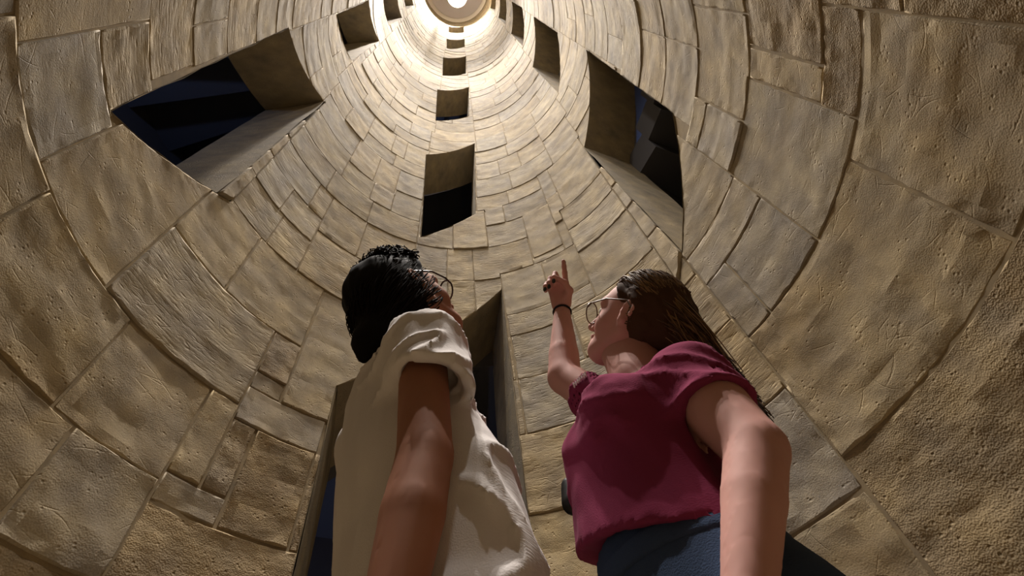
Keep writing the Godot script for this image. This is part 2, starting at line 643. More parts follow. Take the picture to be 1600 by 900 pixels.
func build_opening(o: Array) -> void:
	var mid := deg_to_rad((o[1] + o[3] + o[5] + o[7]) / 4.0)
	var into := Vector3(sin(mid), 0, -cos(mid))
	var root := node(o[0])
	root.set_meta("kind", "structure")
	root.set_meta("category", "door" if o[0] == "door_1" else "window")
	root.set_meta("label", opening_label(o))
	var inner := []
	for k in 4:
		inner.append(on_wall(o[1 + k * 2], o[2 + k * 2]))
	var drop := 0.19 * R if o[0] != "door_1" else 0.14 * R
	var faces := [["lintel", 0, 1], ["jamb", 1, 2], ["sill", 2, 3], ["jamb", 3, 0]]
	for f in faces:
		if f[0] == "sill" and o[0] == "door_1":
			continue
		var st := SurfaceTool.new()
		st.begin(Mesh.PRIMITIVE_TRIANGLES)
		st.set_smooth_group(0)
		var a: Vector2 = inner[f[1]]
		var b: Vector2 = inner[f[2]]
		var steps := 12
		var deep := 5
		var rows := []
		for i in steps + 1:
			var p := a.lerp(b, float(i) / steps)
			var edge := wall_point(p.x, p.y, R - 0.004)
			# a point straight out through the wall, on the outer face
			var flat := Vector2(edge.x, edge.z)
			var dr := Vector2(into.x, into.z)
			var bq := flat.dot(dr)
			var far := -bq + sqrt(bq * bq - flat.length_squared() + (R + TH) * (R + TH))
			var row := []
			for k in deep + 1:
				var t := float(k) / deep
				var q := edge + into * far * t
				var top: float = (p.y - inner[2].y) / (inner[1].y - inner[2].y)
				q.y -= drop * t * clampf(top, 0, 1)
				var w := 0.006 * mid_noise.get_noise_3dv(q) * (1.0 if k > 0 else 1.8)
				var chip := 0.012 * maxf(0.0, fine_noise.get_noise_3dv(q * 0.4)) if k == 0 else 0.0
				match f[0]:
					"sill": q.y += w - chip
					"lintel": q.y += w + chip * 0.5
				if f[0] == "jamb":
					var along := Vector3(-into.z, 0, into.x) * (1.0 if f[1] == 1 else -1.0)
					q += along * (w + chip * 0.5)
				row.append([q, Vector2(p.distance_to(a) + (1.7 if f[0] == "jamb" else 0.0), far * t)])
			rows.append(row)
		for i in steps:
			for k in deep:
				var w := [rows[i][k], rows[i + 1][k], rows[i + 1][k + 1], rows[i][k + 1]]
				for v in [w[0], w[1], w[2], w[0], w[2], w[3]]:
					st.set_uv(v[1] / 1.2)
					st.add_vertex(v[0])
		st.index()
		st.generate_normals()
		st.generate_tangents()
		var piece := put(f[0], st.commit(), reveal_mat, root)
		if f[0] == "sill":
			piece.set_meta("label", "sloping stone sill")


func opening_label(o: Array) -> String:
	var n := int(o[0].get_slice("_", 1))
	var level := ["lowest", "second", "third", "fourth", "fifth"]
	if o[0] == "door_1":
		return "tall narrow doorway with a slanting lintel behind the man in the white shirt"
	if n <= 5:
		return "dark unglazed window of the middle column, %s up from the doorway" % level[n - 1]
	if n <= 10:
		return "dark unglazed window of the column left of the man, %s from the bottom" % level[n - 6]
	if n <= 15:
		return "dark unglazed window of the column above the woman, %s from the bottom" % level[n - 11]
	return "unglazed window in the wall behind the camera, %s from the bottom" % level[n - 16]


func build_outer_leaf() -> void:
	# mortar behind the stones, and the outer face of the wall towards the stairs
	var wide := []
	for o in openings:
		var mid: float = (o[1] + o[3] + o[5] + o[7]) / 4.0
		var q := PackedVector2Array()
		for k in 4:
			var a: float = mid + (o[1 + k * 2] - mid) * R / (R + TH)
			q.append(on_wall(a, o[2 + k * 2] - (0.17 if k < 2 else 0.0)))
		wide.append(q)
	for side in [["wall_left", -136, -48], ["wall_front", -48, 48], ["wall_right", 48, 136], ["wall_back", 136, 224]]:
		for skin in [["mortar", R + 0.0025, hole_polys, 4.0, mortar_mat], ["outer_face", R + TH, wide, 8.0, plaster_mat]]:
			var st := SurfaceTool.new()
			st.begin(Mesh.PRIMITIVE_TRIANGLES)
			var d: float = side[1]
			while d < side[2]:
				var d1: float = minf(d + skin[3], side[2])
				for band in 20:
					var h0 := lerpf(FLOOR_H, TOP_H + 0.1, band / 20.0)
					var h1 := lerpf(FLOOR_H, TOP_H + 0.1, (band + 1) / 20.0)
					sheet(st, d, d1, h0, h1, skin[2], skin[1])
				d = d1
			st.index()
			st.generate_normals()
			put(skin[0], st.commit(), skin[4], walls[side[0]])


func sheet(st: SurfaceTool, d0: float, d1: float, h0: float, h1: float, holes: Array, r: float) -> void:
	var turn := TAU * R if d0 >= 180 else 0.0
	var off := Vector2(turn, 0)
	var rest := [PackedVector2Array([on_wall(d0, h0) - off, on_wall(d0, h1) - off, on_wall(d1, h1) - off, on_wall(d1, h0) - off])]
	var box := bounds(rest[0])
	for p in holes:
		if bounds(p).intersects(box):
			var next := []
			for q in rest:
				next.append_array(Geometry2D.clip_polygons(q, p))
			rest = next
	for piece in rest:
		var tri := Geometry2D.triangulate_polygon(piece)
		for k in range(0, tri.size(), 3):
			var t3 := [piece[tri[k]], piece[tri[k + 1]], piece[tri[k + 2]]]
			if (t3[1] - t3[0]).cross(t3[2] - t3[0]) < 0:
				t3.reverse()
			for q in [t3[0], t3[2], t3[1]]:
				st.add_vertex(wall_point(q.x, q.y, r))


# ---------------------------------------------------------------- stairs round the shaft, top of the shaft

func build_gallery() -> void:
	var st := SurfaceTool.new()
	st.begin(Mesh.PRIMITIVE_TRIANGLES)
	var hi := EYE + (TOP_H + 0.4) * R
	var ro := 2.4
	for i in 64:
		var a := TAU * i / 64.0
		var b := TAU * (i + 1) / 64.0
		var q := [Vector3(sin(a) * ro, 0, -cos(a) * ro), Vector3(sin(b) * ro, 0, -cos(b) * ro), Vector3(sin(b) * ro, hi, -cos(b) * ro), Vector3(sin(a) * ro, hi, -cos(a) * ro)]
		for k in [0, 2, 1, 0, 3, 2]:
			st.add_vertex(q[k])
		var z := Vector3(0, hi, 0)
		var ri := R + 0.02
		var w := [Vector3(sin(a) * ri, hi, -cos(a) * ri), Vector3(sin(b) * ri, hi, -cos(b) * ri)]
		for v in [q[3], w[1], q[2], q[3], w[0], w[1]]:
			st.add_vertex(v)
	st.generate_normals()
	var o := put("wall_stair", st.commit(), plaster_mat)
	o.set_meta("kind", "structure")
	o.set_meta("label", "dark outer wall of the stairwell glimpsed through the windows")
	o.set_meta("category", "wall")
	# two flights wind round the shaft
	for k in 2:
		var f := SurfaceTool.new()
		f.begin(Mesh.PRIMITIVE_TRIANGLES)
		f.set_smooth_group(-1)
		var step_deg := 9.0
		var a0 := -200.0
		var count := 120
		for i in count:
			var d := a0 + i * step_deg
			var top: float = EYE + R * (2.33 + 0.017 * (d + 16.0) + 3.05 * k - 3.05)
			if top < 0.15 or top > hi - 0.3:
				continue
			tread(f, d, d + step_deg, R + 0.34, 2.42, top - 0.32, top)
		f.generate_normals()
		var s := put("trim_%d" % (k + 1), f.commit(), plaster_mat)
		s.set_meta("kind", "structure")
		s.set_meta("label", "flight of stone steps winding round outside the shaft, %s" % ["starting low", "starting opposite"][k])
		s.set_meta("category", "stairs")


func tread(f: SurfaceTool, d0: float, d1: float, r0: float, r1: float, y0: float, y1: float) -> void:
	var p := []
	for y in [y0, y1]:
		for r in [r0, r1]:
			for d in [d0, d1]:
				var a := deg_to_rad(d)
				p.append(Vector3(r * sin(a), y, -r * cos(a)))
	for q in [[0, 1, 3, 2], [4, 6, 7, 5], [0, 4, 5, 1], [2, 3, 7, 6], [0, 2, 6, 4], [1, 5, 7, 3]]:
		for k in [0, 2, 1, 0, 3, 2]:
			f.add_vertex(p[q[k]])


func lathe(profile: Array, seg := 48, a0 := 0.0, a1 := TAU) -> ArrayMesh:
	var st := SurfaceTool.new()
	st.begin(Mesh.PRIMITIVE_TRIANGLES)
	st.set_smooth_group(0)
	for i in seg:
		var a := lerpf(a0, a1, float(i) / seg)
		var b := lerpf(a0, a1, float(i + 1) / seg)
		for k in profile.size() - 1:
			var p: Vector2 = profile[k]
			var q: Vector2 = profile[k + 1]
			var v := [Vector3(p.x * sin(a), p.y, -p.x * cos(a)), Vector3(p.x * sin(b), p.y, -p.x * cos(b)), Vector3(q.x * sin(b), q.y, -q.x * cos(b)), Vector3(q.x * sin(a), q.y, -q.x * cos(a))]
			for t in [0, 2, 1, 0, 3, 2]:
				st.add_vertex(v[t])
	st.index()
	st.generate_normals()
	return st.commit()


func build_top() -> void:
	var y := EYE + TOP_H * R
	var ring := put("trim_3", lathe([Vector2(R + 0.06, y - 0.25), Vector2(R - 0.03, y - 0.25), Vector2(R - 0.06, y - 0.18), Vector2(R - 0.10, y - 0.12), Vector2(R - 0.12, y), Vector2(R - 0.05, y + 0.02), Vector2(R - 0.05, y + 0.06)]), mat(Color(0.88, 0.86, 0.84), 0.9, 0.2))
	ring.set_meta("kind", "structure")
	ring.set_meta("label", "round moulded stone cornice ringing the top of the shaft")
	ring.set_meta("category", "cornice")
	var dome := []
	for k in 13:
		var t := k / 12.0 * PI / 2
		dome.append(Vector2((R - 0.05) * cos(t), y + 0.06 + 1.0 * sin(t)))
	var c := put("ceiling", lathe(dome), mat(Color(0.84, 0.82, 0.83), 0.95, 0.2))
	c.set_meta("kind", "structure")
	c.set_meta("label", "plain rounded vault closing the shaft above the cornice")
	c.set_meta("category", "ceiling")
	var glow := mat(Color(1, 0.97, 0.9))
	glow.emission_enabled = true
	glow.emission = Color(1.0, 0.96, 0.88)
	glow.emission_energy_multiplier = 6.0
	var l := tag(node("ceiling_lamp"), "bright round lamp hanging on a long rod at the top of the shaft", "lamp") as Node3D
	l.position = Vector3(0.0, EYE + 13.0 * R, -0.02)
	var shade := SphereMesh.new()
	shade.radius = 0.24
	shade.height = 0.48
	put("lamp_globe", shade, glow, l)
	var rod := CylinderMesh.new()
	rod.top_radius = 0.015
	rod.bottom_radius = 0.015
	rod.height = 7.4
	put("hanging_rod", rod, mat(Color(0.2, 0.19, 0.18), 0.4), l).position = Vector3(0, 3.9, 0)
	(lamp("top_light", Vector3(0.0, EYE + 13.0 * R - 0.26, -0.02), 110.0, LAMP_WHITE, 0.2, Vector3(0, 0, -0.02), 20.0) as SpotLight3D).spot_angle_attenuation = 1.0
	for k in 4:
		added_fill_lamp(5.9 + 3.1 * k, [["lowest", 1.9, 12.0, 152.0], ["second", 3.5, 42.0, -140.0], ["third", 3.0, 26.0, -140.0], ["topmost", 2.0, 12.0, -140.0]][k], glow)
	# one more lamp under the cornice, thrown across on to the wall on the left
	var from := Vector3(0.55 * R, y - 0.9, 0.55 * R)
	var wash := tag(node("wall_lamp"), "small lamp under the cornice that floods the top of the shaft with glare", "lamp") as Node3D
	wash.position = from
	var bulb := SphereMesh.new()
	bulb.radius = 0.06
	bulb.height = 0.12
	put("lamp_globe", bulb, glow, wash)
	lamp("wash_light", from + Vector3(-0.08, -0.02, -0.08), 130.0, LAMP_WHITE, 0.06, wall_point(deg_to_rad(-66.0) * R, EYE + 15.6 * R, R), 40.0)
	# added cold lamps standing in for daylight on the stairs outside
	var cold := mat(Color(0.8, 0.88, 1.0))
	cold.emission_enabled = true
	cold.emission = Color(0.55, 0.7, 1.0)
	cold.emission_energy_multiplier = 1.5
	for spot in [[-121.0, 2.9, "beyond the lowest left window"], [62.0, 5.2, "above the lowest right window"], [-48.0, 0.5, "beside the doorway"], [-30.0, 7.2, "behind the second middle window"], [-104.0, 8.6, "above the second left window"], [66.0, 8.8, "above the second right window"]]:
		var at := wall_point(deg_to_rad(spot[0]) * R, EYE + spot[1] * R, 2.28)
		var st := tag(node("added_stair_lamp"), "added cold lamp standing in for stair daylight, %s" % spot[2], "lamp") as Node3D
		st.position = at
		var b := SphereMesh.new()
		b.radius = 0.05
		b.height = 0.1
		put("lamp_globe", b, cold, st)
		lamp("added_stair_light", at * Vector3(0.95, 1, 0.95), 0.18, Color(0.66, 0.76, 1.0), 0.05)


const LAMP_WHITE := Color(1.0, 0.965, 0.93)


func added_fill_lamp(h: float, how: Array, glow: Material) -> void:
	# added fill lamps, unseen behind the camera, to brighten the shaft below
	var a := deg_to_rad(how[3])
	var out := Vector3(sin(a), 0, -cos(a))
	var at := out * (R - 0.16) + Vector3.UP * (EYE + h * R)
	var to := Vector3(0.1, at.y - 20.0, -R)
	var o := tag(node("added_fill_lamp"), "added fill lamp, unseen behind the camera, %s of the four" % how[0], "lamp") as Node3D
	o.position = at
	var black := mat(Color(0.08, 0.08, 0.085), 0.5)
	var aim := (to - at).normalized()
	var st := SurfaceTool.new()
	st.begin(Mesh.PRIMITIVE_TRIANGLES)
	var box := BoxMesh.new()
	box.size = Vector3(0.18, 0.12, 0.05)
	var face := Basis.looking_at(aim, Vector3.FORWARD)
	st.append_from(box, 0, Transform3D(face, -aim * 0.035))
	put("housing", st.commit(), black, o)
	put("bracket", tubes([[-aim * 0.05, -aim * 0.05 + out * 0.06, out * 0.17]], 0.012), black, o)
	var pane := BoxMesh.new()
	pane.size = Vector3(0.15, 0.09, 0.006)
	var p := put("lamp_face", pane, glow, o)
	p.transform = Transform3D(face, -aim * 0.006)
	var wide := lamp("added_fill_light", at + aim * 0.02, how[1], LAMP_WHITE, 0.06, Vector3(0, at.y - 2.4, -R), 72.0) as SpotLight3D
	wide.spot_angle_attenuation = 1.0
	var narrow := lamp("added_fill_light", at + aim * 0.02, how[2], LAMP_WHITE, 0.06, to, 30.0) as SpotLight3D
	narrow.spot_angle_attenuation = 1.0


# ---------------------------------------------------------------- rounded bodies from joined distance fields

func cap(a: Vector3, b: Vector3, ra: float, rb: float, k := 0.02, axis := Vector3.ZERO, ratio := 1.0) -> Dictionary:
	return {"a": a, "b": b, "ra": ra, "rb": rb, "k": k, "axis": axis, "ratio": ratio, "sub": false}


func ball(c: Vector3, r: float, k := 0.015, axis := Vector3.ZERO, ratio := 1.0) -> Dictionary:
	return cap(c, c + Vector3(0, 0.0001, 0), r, r, k, axis, ratio)


func minus(p: Dictionary, k := 0.004) -> Dictionary:
	p.sub = true
	p.k = k
	return p


func trim_at(p: Dictionary, at: Vector3, n: Vector3) -> Dictionary:
	p.cut_at = at
	p.cut_n = n.normalized()
	return p


# rows of [height, centre x, centre z, half depth, half width]; facing is the direction of the chest
func loft(rows: Array, facing: Vector2, k := 0.03) -> Dictionary:
	return {"rows": rows, "f": facing.normalized(), "k": k, "sub": false}


func loft_row(rows: Array, y: float) -> Array:
	var n := rows.size()
	var i := 0
	while i < n - 2 and y > rows[i + 1][0]:
		i += 1
	var a: Array = rows[maxi(i - 1, 0)]
	var b: Array = rows[i]
	var c: Array = rows[i + 1]
	var d: Array = rows[mini(i + 2, n - 1)]
	var t := clampf((y - b[0]) / (c[0] - b[0]), 0, 1)
	var out := []
	for k in range(1, 5):
		out.append(cubic_interpolate(b[k], c[k], a[k], d[k], t))
	return out


func prim_box(p: Dictionary) -> AABB:
	if p.has("rows"):
		var r: Array = p.rows
		var bb := AABB(Vector3(r[0][1], r[0][0], r[0][2]), Vector3.ZERO)
		for q in r:
			var m: float = maxf(q[3], q[4])
			bb = bb.merge(AABB(Vector3(q[1] - m, q[0], q[2] - m), Vector3(2 * m, 0.0001, 2 * m)))
		return bb
	var lo := Vector3(minf(p.a.x - p.ra, p.b.x - p.rb), minf(p.a.y - p.ra, p.b.y - p.rb), minf(p.a.z - p.ra, p.b.z - p.rb))
	var hi := Vector3(maxf(p.a.x + p.ra, p.b.x + p.rb), maxf(p.a.y + p.ra, p.b.y + p.rb), maxf(p.a.z + p.ra, p.b.z + p.rb))
	return AABB(lo, hi - lo)


# appends the joined surface of the shapes to a SurfaceTool; warp(p) adds to the distance, tint(p) colours
func sculpt(st: SurfaceTool, prims: Array, cell: float, tint: Callable, warp = null, floor_y := -1.0, limit = null) -> void:
	var box: AABB
	var first := true
	for p in prims:
		if p.sub:
			continue
		box = prim_box(p) if first else box.merge(prim_box(p))
		first = false
	box = box.grow(cell * 3.0 + 0.012)
	if limit != null:
		box = box.intersection(limit)
	var o := box.position
	var nx := ceili(box.size.x / cell) + 1
	var ny := ceili(box.size.y / cell) + 1
	var nz := ceili(box.size.z / cell) + 1
	var field := PackedFloat32Array()
	field.resize(nx * ny * nz)
	field.fill(1.0)
	for p in prims:
		var pb := prim_box(p).grow(p.k + cell * 2.5)
		var x0 := clampi(floori((pb.position.x - o.x) / cell), 0, nx - 1)
		var x1 := clampi(ceili((pb.end.x - o.x) / cell), 0, nx - 1)
		var y0 := clampi(floori((pb.position.y - o.y) / cell), 0, ny - 1)
		var y1 := clampi(ceili((pb.end.y - o.y) / cell), 0, ny - 1)
		var z0 := clampi(floori((pb.position.z - o.z) / cell), 0, nz - 1)
		var z1 := clampi(ceili((pb.end.z - o.z) / cell), 0, nz - 1)
		var k: float = p.k
		var sub: bool = p.sub
		var is_loft: bool = p.has("rows")
		var a := Vector3.ZERO
		var ab := Vector3.ZERO
		var inv := 0.0
		var ra := 0.0
		var dr := 0.0
		var axis := Vector3.ZERO
		var stretch := 0.0
		var shrink := 1.0
		var f := Vector2.ZERO
		var ylo := 0.0
		var yhi := 0.0
		var has_cut: bool = p.has("cut_n")
		var cut_n: Vector3 = p.get("cut_n", Vector3.ZERO)
		var cut_at: Vector3 = p.get("cut_at", Vector3.ZERO)
		if is_loft:
			f = p.f
			ylo = p.rows[0][0]
			yhi = p.rows[-1][0]
		else:
			a = p.a
			ab = p.b - p.a
			ra = p.ra
			dr = p.rb - p.ra
			axis = p.axis
			if axis != Vector3.ZERO:
				axis = axis.normalized()
				stretch = 1.0 / p.ratio - 1.0
				shrink = p.ratio if p.ratio < 1.0 else 1.0
				ab += axis * ab.dot(axis) * stretch
			inv = 1.0 / maxf(ab.length_squared(), 1e-9)
		for iy in range(y0, y1 + 1):
			var y := o.y + iy * cell
			var row := []
			var cx := 0.0
			var cz := 0.0
			var ia := 0.0
			var ib := 0.0
			if is_loft:
				row = loft_row(p.rows, clampf(y, ylo, yhi))
				cx = row[0]
				cz = row[1]
				ia = 1.0 / row[2]
				ib = 1.0 / row[3]
			for iz in range(z0, z1 + 1):
				var at := (iy * nz + iz) * nx
				var z := o.z + iz * cell
				for ix in range(x0, x1 + 1):
					var v := Vector3(o.x + ix * cell, y, z)
					var d: float
					if is_loft:
						var px := v.x - cx
						var pz := z - cz
						var u := (px * f.x + pz * f.y) * ia
						var w := (pz * f.x - px * f.y) * ib
						var rho := sqrt(u * u + w * w)
						var g := sqrt(u * u * ia * ia + w * w * ib * ib)
						d = rho * (rho - 1.0) / maxf(g, 0.5)
						if y > yhi:
							d = maxf(d, y - yhi)
						elif y < ylo:
							d = maxf(d, ylo - y)
					else:
						var q := v - a
						if stretch != 0.0:
							q += axis * q.dot(axis) * stretch
						var t := clampf(q.dot(ab) * inv, 0.0, 1.0)
						d = ((q - ab * t).length() - ra - dr * t) * shrink
					if has_cut:
						d = maxf(d, (v - cut_at).dot(cut_n))
					var c := field[at + ix]
					if sub:
						d = -d
						var h := maxf(k - absf(c - d), 0.0)
						field[at + ix] = maxf(c, d) + h * h / (4.0 * k)
					else:
						var h := maxf(k - absf(c - d), 0.0)
						field[at + ix] = minf(c, d) - h * h / (4.0 * k)
	if warp != null:
		for iy in ny:
			for iz in nz:
				var at := (iy * nz + iz) * nx
				for ix in nx:
					if absf(field[at + ix]) < 0.035:
						field[at + ix] += warp.call(Vector3(o.x + ix * cell, o.y + iy * cell, o.z + iz * cell))
	# surface nets
	var cell_vert := PackedInt32Array()
	cell_vert.resize(nx * ny * nz)
	cell_vert.fill(-1)
	var pos := PackedVector3Array()
	var sy := nz * nx
	var corner := [0, 1, nx, nx + 1, sy, sy + 1, sy + nx, sy + nx + 1]
	var offs := [Vector3(0, 0, 0), Vector3(1, 0, 0), Vector3(0, 0, 1), Vector3(1, 0, 1), Vector3(0, 1, 0), Vector3(1, 1, 0), Vector3(0, 1, 1), Vector3(1, 1, 1)]
	var edges := [[0, 1], [2, 3], [4, 5], [6, 7], [0, 2], [1, 3], [4, 6], [5, 7], [0, 4], [1, 5], [2, 6], [3, 7]]
	for iy in ny - 1:
		for iz in nz - 1:
			var at := (iy * nz + iz) * nx
			for ix in nx - 1:
				var b := at + ix
				var s0 := field[b] < 0.0
				if s0 == (field[b + 1] < 0.0) and s0 == (field[b + nx] < 0.0) and s0 == (field[b + nx + 1] < 0.0) and s0 == (field[b + sy] < 0.0) and s0 == (field[b + sy + 1] < 0.0) and s0 == (field[b + sy + nx] < 0.0) and s0 == (field[b + sy + nx + 1] < 0.0):
					continue
				var sum := Vector3.ZERO
				var n := 0
				for e in edges:
					var d0 := field[b + corner[e[0]]]
					var d1 := field[b + corner[e[1]]]
					if (d0 < 0.0) != (d1 < 0.0):
						sum += offs[e[0]].lerp(offs[e[1]], d0 / (d0 - d1))
						n += 1
				cell_vert[b] = pos.size()
				pos.append(o + (Vector3(ix, iy, iz) + sum / n) * cell)
	var index := PackedInt32Array()
	for iy in range(1, ny - 1):
		for iz in range(1, nz - 1):
			var at := (iy * nz + iz) * nx
			for ix in range(1, nx - 1):
				var b := at + ix
				var s := field[b] < 0.0
				if s != (field[b + 1] < 0.0):
					net_quad(index, cell_vert[b - sy - nx], cell_vert[b - sy], cell_vert[b], cell_vert[b - nx], not s)
				if s != (field[b + sy] < 0.0):
					net_quad(index, cell_vert[b - nx - 1], cell_vert[b - nx], cell_vert[b], cell_vert[b - 1], not s)
				if s != (field[b + nx] < 0.0):
					net_quad(index, cell_vert[b - sy - 1], cell_vert[b - sy], cell_vert[b], cell_vert[b - 1], s)
	var normals := PackedVector3Array()
	normals.resize(pos.size())
	for k in range(0, index.size(), 3):
		var m := (pos[index[k + 2]] - pos[index[k]]).cross(pos[index[k + 1]] - pos[index[k]])
		for j in 3:
			normals[index[k + j]] += m
	for k in index:
		var v := pos[k]
		st.set_normal(normals[k].normalized())
		st.set_color(tint.call(v))
		st.set_uv(Vector2(v.x + v.z, -v.y) * 3.0)
		st.add_vertex(v)


func net_quad(index: PackedInt32Array, a: int, b: int, c: int, d: int, flip: bool) -> void:
	if a < 0 or b < 0 or c < 0 or d < 0:
		return
	if flip:
		index.append_array([a, c, b, a, d, c])
	else:
		index.append_array([a, b, c, a, c, d])


func sculpted(prims: Array, cell: float, tint: Callable, warp = null) -> ArrayMesh:
	var st := SurfaceTool.new()
	st.begin(Mesh.PRIMITIVE_TRIANGLES)
	sculpt(st, prims, cell, tint, warp)
	st.index()
	return st.commit()


func tube(st: SurfaceTool, pts: Array, r0: float, r1: float, sides := 6, closed := false) -> void:
	var n := pts.size()
	var rings := []
	var side := Vector3.ZERO
	for i in n:
		var prev: Vector3 = pts[(i + n - 1) % n] if closed else pts[maxi(i - 1, 0)]
		var next: Vector3 = pts[(i + 1) % n] if closed else pts[mini(i + 1, n - 1)]
		var t := (next - prev).normalized()
		if side == Vector3.ZERO:
			side = t.cross(Vector3.UP if absf(t.y) < 0.9 else Vector3.RIGHT).normalized()
		side = (side - t * side.dot(t)).normalized()
		var up := t.cross(side)
		var r := lerpf(r0, r1, float(i) / maxi(n - 1, 1))
		var ring := []
		for k in sides:
			var a := TAU * k / sides
			var d := side * cos(a) + up * sin(a)
			ring.append([pts[i] + d * r, d])
		rings.append(ring)
	for i in (n if closed else n - 1):
		var p: Array = rings[i]
		var q: Array = rings[(i + 1) % n]
		for k in sides:
			var k1 := (k + 1) % sides
			for v in [p[k], q[k1], p[k1], p[k], q[k], q[k1]]:
				st.set_normal(v[1])
				st.set_uv(Vector2(k, i))
				st.add_vertex(v[0])
	if not closed:
		for e in [[rings[0], -1.0], [rings[-1], 1.0]]:
			var c := Vector3.ZERO
			for v in e[0]:
				c += v[0] / sides
			var nn: Vector3 = ((pts[-1] - pts[-2]) if e[1] > 0 else (pts[0] - pts[1])).normalized()
			for k in sides:
				var w := [c, e[0][k][0], e[0][(k + 1) % sides][0]]
				if e[1] < 0:
					w = [w[0], w[2], w[1]]
				for v in w:
					st.set_normal(nn)
					st.set_uv(Vector2.ZERO)
					st.add_vertex(v)


func tubes(paths: Array, r: float, sides := 6, closed := false) -> ArrayMesh:
	var st := SurfaceTool.new()
	st.begin(Mesh.PRIMITIVE_TRIANGLES)
	for p in paths:
		tube(st, p, r, r, sides, closed)
	st.index()
	return st.commit()


# ---------------------------------------------------------------- heads and hands

# c centre of the skull, f where the face looks, u the crown, s the person's right
func head_shapes(c: Vector3, f: Vector3, u: Vector3, s: Vector3, z := 1.0) -> Array:
	var at := func(x: float, y: float, w: float) -> Vector3: return c + (f * x + u * y + s * w) * z
	var out := [
		cap(at.call(-0.030, 0.020, 0), at.call(0.018, 0.026, 0), 0.092 * z, 0.084 * z, 0.02, s, 0.86),
		cap(at.call(0.028, -0.03, 0), at.call(0.056, -0.078, 0), 0.060 * z, 0.036 * z, 0.03, s, 0.98),
		ball(at.call(0.077, -0.097, 0), 0.0195 * z, 0.022),
	]
	for k in [-1.0, 1.0]:
		out.append(cap(at.call(-0.004, -0.055, 0.054 * k), at.call(0.062, -0.098, 0.018 * k), 0.017 * z, 0.016 * z, 0.035))
		out.append(ball(at.call(0.058, -0.038, 0.034 * k), 0.027 * z, 0.025))
		out.append(cap(at.call(0.090, 0.020, 0.012 * k), at.call(0.078, 0.020, 0.046 * k), 0.012 * z, 0.011 * z, 0.018))
		out.append(minus(ball(at.call(0.103, -0.003, 0.032 * k), 0.017 * z), 0.014))
	out += [
		cap(at.call(0.096, 0.008, 0), at.call(0.119, -0.034, 0), 0.0085 * z, 0.0115 * z, 0.014),
		ball(at.call(0.104, -0.041, 0.011), 0.008 * z, 0.008),
		ball(at.call(0.104, -0.041, -0.011), 0.008 * z, 0.008),
		cap(at.call(0.0965, -0.064, 0.013), at.call(0.0965, -0.064, -0.013), 0.0068 * z, 0.0068 * z, 0.006),
		cap(at.call(0.0935, -0.075, 0.011), at.call(0.0935, -0.075, -0.011), 0.0075 * z, 0.0075 * z, 0.006),
		minus(cap(at.call(0.108, -0.0695, 0.016), at.call(0.108, -0.0695, -0.016), 0.0035 * z, 0.0035 * z), 0.004),
		minus(ball(at.call(0.106, -0.0475, 0.006), 0.0036 * z), 0.002),
		minus(ball(at.call(0.106, -0.0475, -0.006), 0.0036 * z), 0.002),
	]
	for k in [-1.0, 1.0]:
		var rim := []
		for i in 9:
			var a := lerpf(-0.5, 4.6, i / 8.0)
			rim.append(at.call(-0.014 - 0.014 * cos(a) - 0.004 * sin(a), -0.008 + 0.026 * sin(a) , (0.084 + 0.004 * cos(a)) * k))
		for i in 8:
			out.append(cap(rim[i], rim[i + 1], 0.0052 * z, 0.0052 * z, 0.004))
		out.append(cap(at.call(-0.012, 0.008, 0.079 * k), at.call(-0.008, -0.026, 0.077 * k), 0.012 * z, 0.009 * z, 0.008, s, 0.5))
		out.append(minus(ball(at.call(-0.008, -0.006, 0.092 * k), 0.009 * z), 0.006))
		out.append(ball(at.call(0.0, -0.036, 0.078 * k), 0.006 * z, 0.008))
	return out


# w wrist, d towards the knuckles, n where the palm faces, t the side of the thumb; curl per finger in radians at each joint, index first
func hand_shapes(w: Vector3, d: Vector3, n: Vector3, t: Vector3, curls: Array, thumb_curl := 0.5, z := 1.0) -> Array:
	var out := []
	out.append(cap(w - d * 0.01, w + d * 0.03 * z, 0.023 * z, 0.024 * z, 0.02, n, 0.75))
	var across := [0.027, 0.009, -0.010, -0.027]
	var reach := [0.088, 0.092, 0.087, 0.078]
	var lens := [[0.042, 0.025, 0.020], [0.046, 0.029, 0.021], [0.042, 0.027, 0.020], [0.033, 0.020, 0.018]]
	for i in 4:
		var base: Vector3 = w + (d * reach[i] + t * across[i]) * z
		out.append(cap(w + (d * 0.02 + t * across[i] * 0.55) * z, base, 0.015 * z, 0.0115 * z, 0.014))
		var a := 0.0
		var p := base
		for j in 3:
			a += curls[i][j]
			var q: Vector3 = p + (d * cos(a) + n * sin(a) + t * across[i] * 1.4) .normalized() * lens[i][j] * z
			out.append(cap(p, q, (0.0098 - 0.0009 * j) * z, (0.0092 - 0.0011 * j) * z, 0.004))
			p = q
	out.append(cap(w + (d * 0.018 + t * 0.018 + n * 0.008) * z, w + (d * 0.050 + t * 0.042 + n * 0.018) * z, 0.016 * z, 0.012 * z, 0.014))
	var p1: Vector3 = w + (d * 0.050 + t * 0.042 + n * 0.018) * z
	var dir1 := (d * 0.75 + t * (0.55 - thumb_curl) + n * (0.25 + thumb_curl * 0.7)).normalized()
	var p2: Vector3 = p1 + dir1 * 0.032 * z
	var dir2 := (d * 0.7 + t * (0.35 - thumb_curl * 1.5) + n * (0.25 + thumb_curl * 0.6)).normalized()
	out.append(cap(p1, p2, 0.011 * z, 0.010 * z, 0.006))
	out.append(cap(p2, p2 + dir2 * 0.027 * z, 0.010 * z, 0.008 * z, 0.004))
	return out


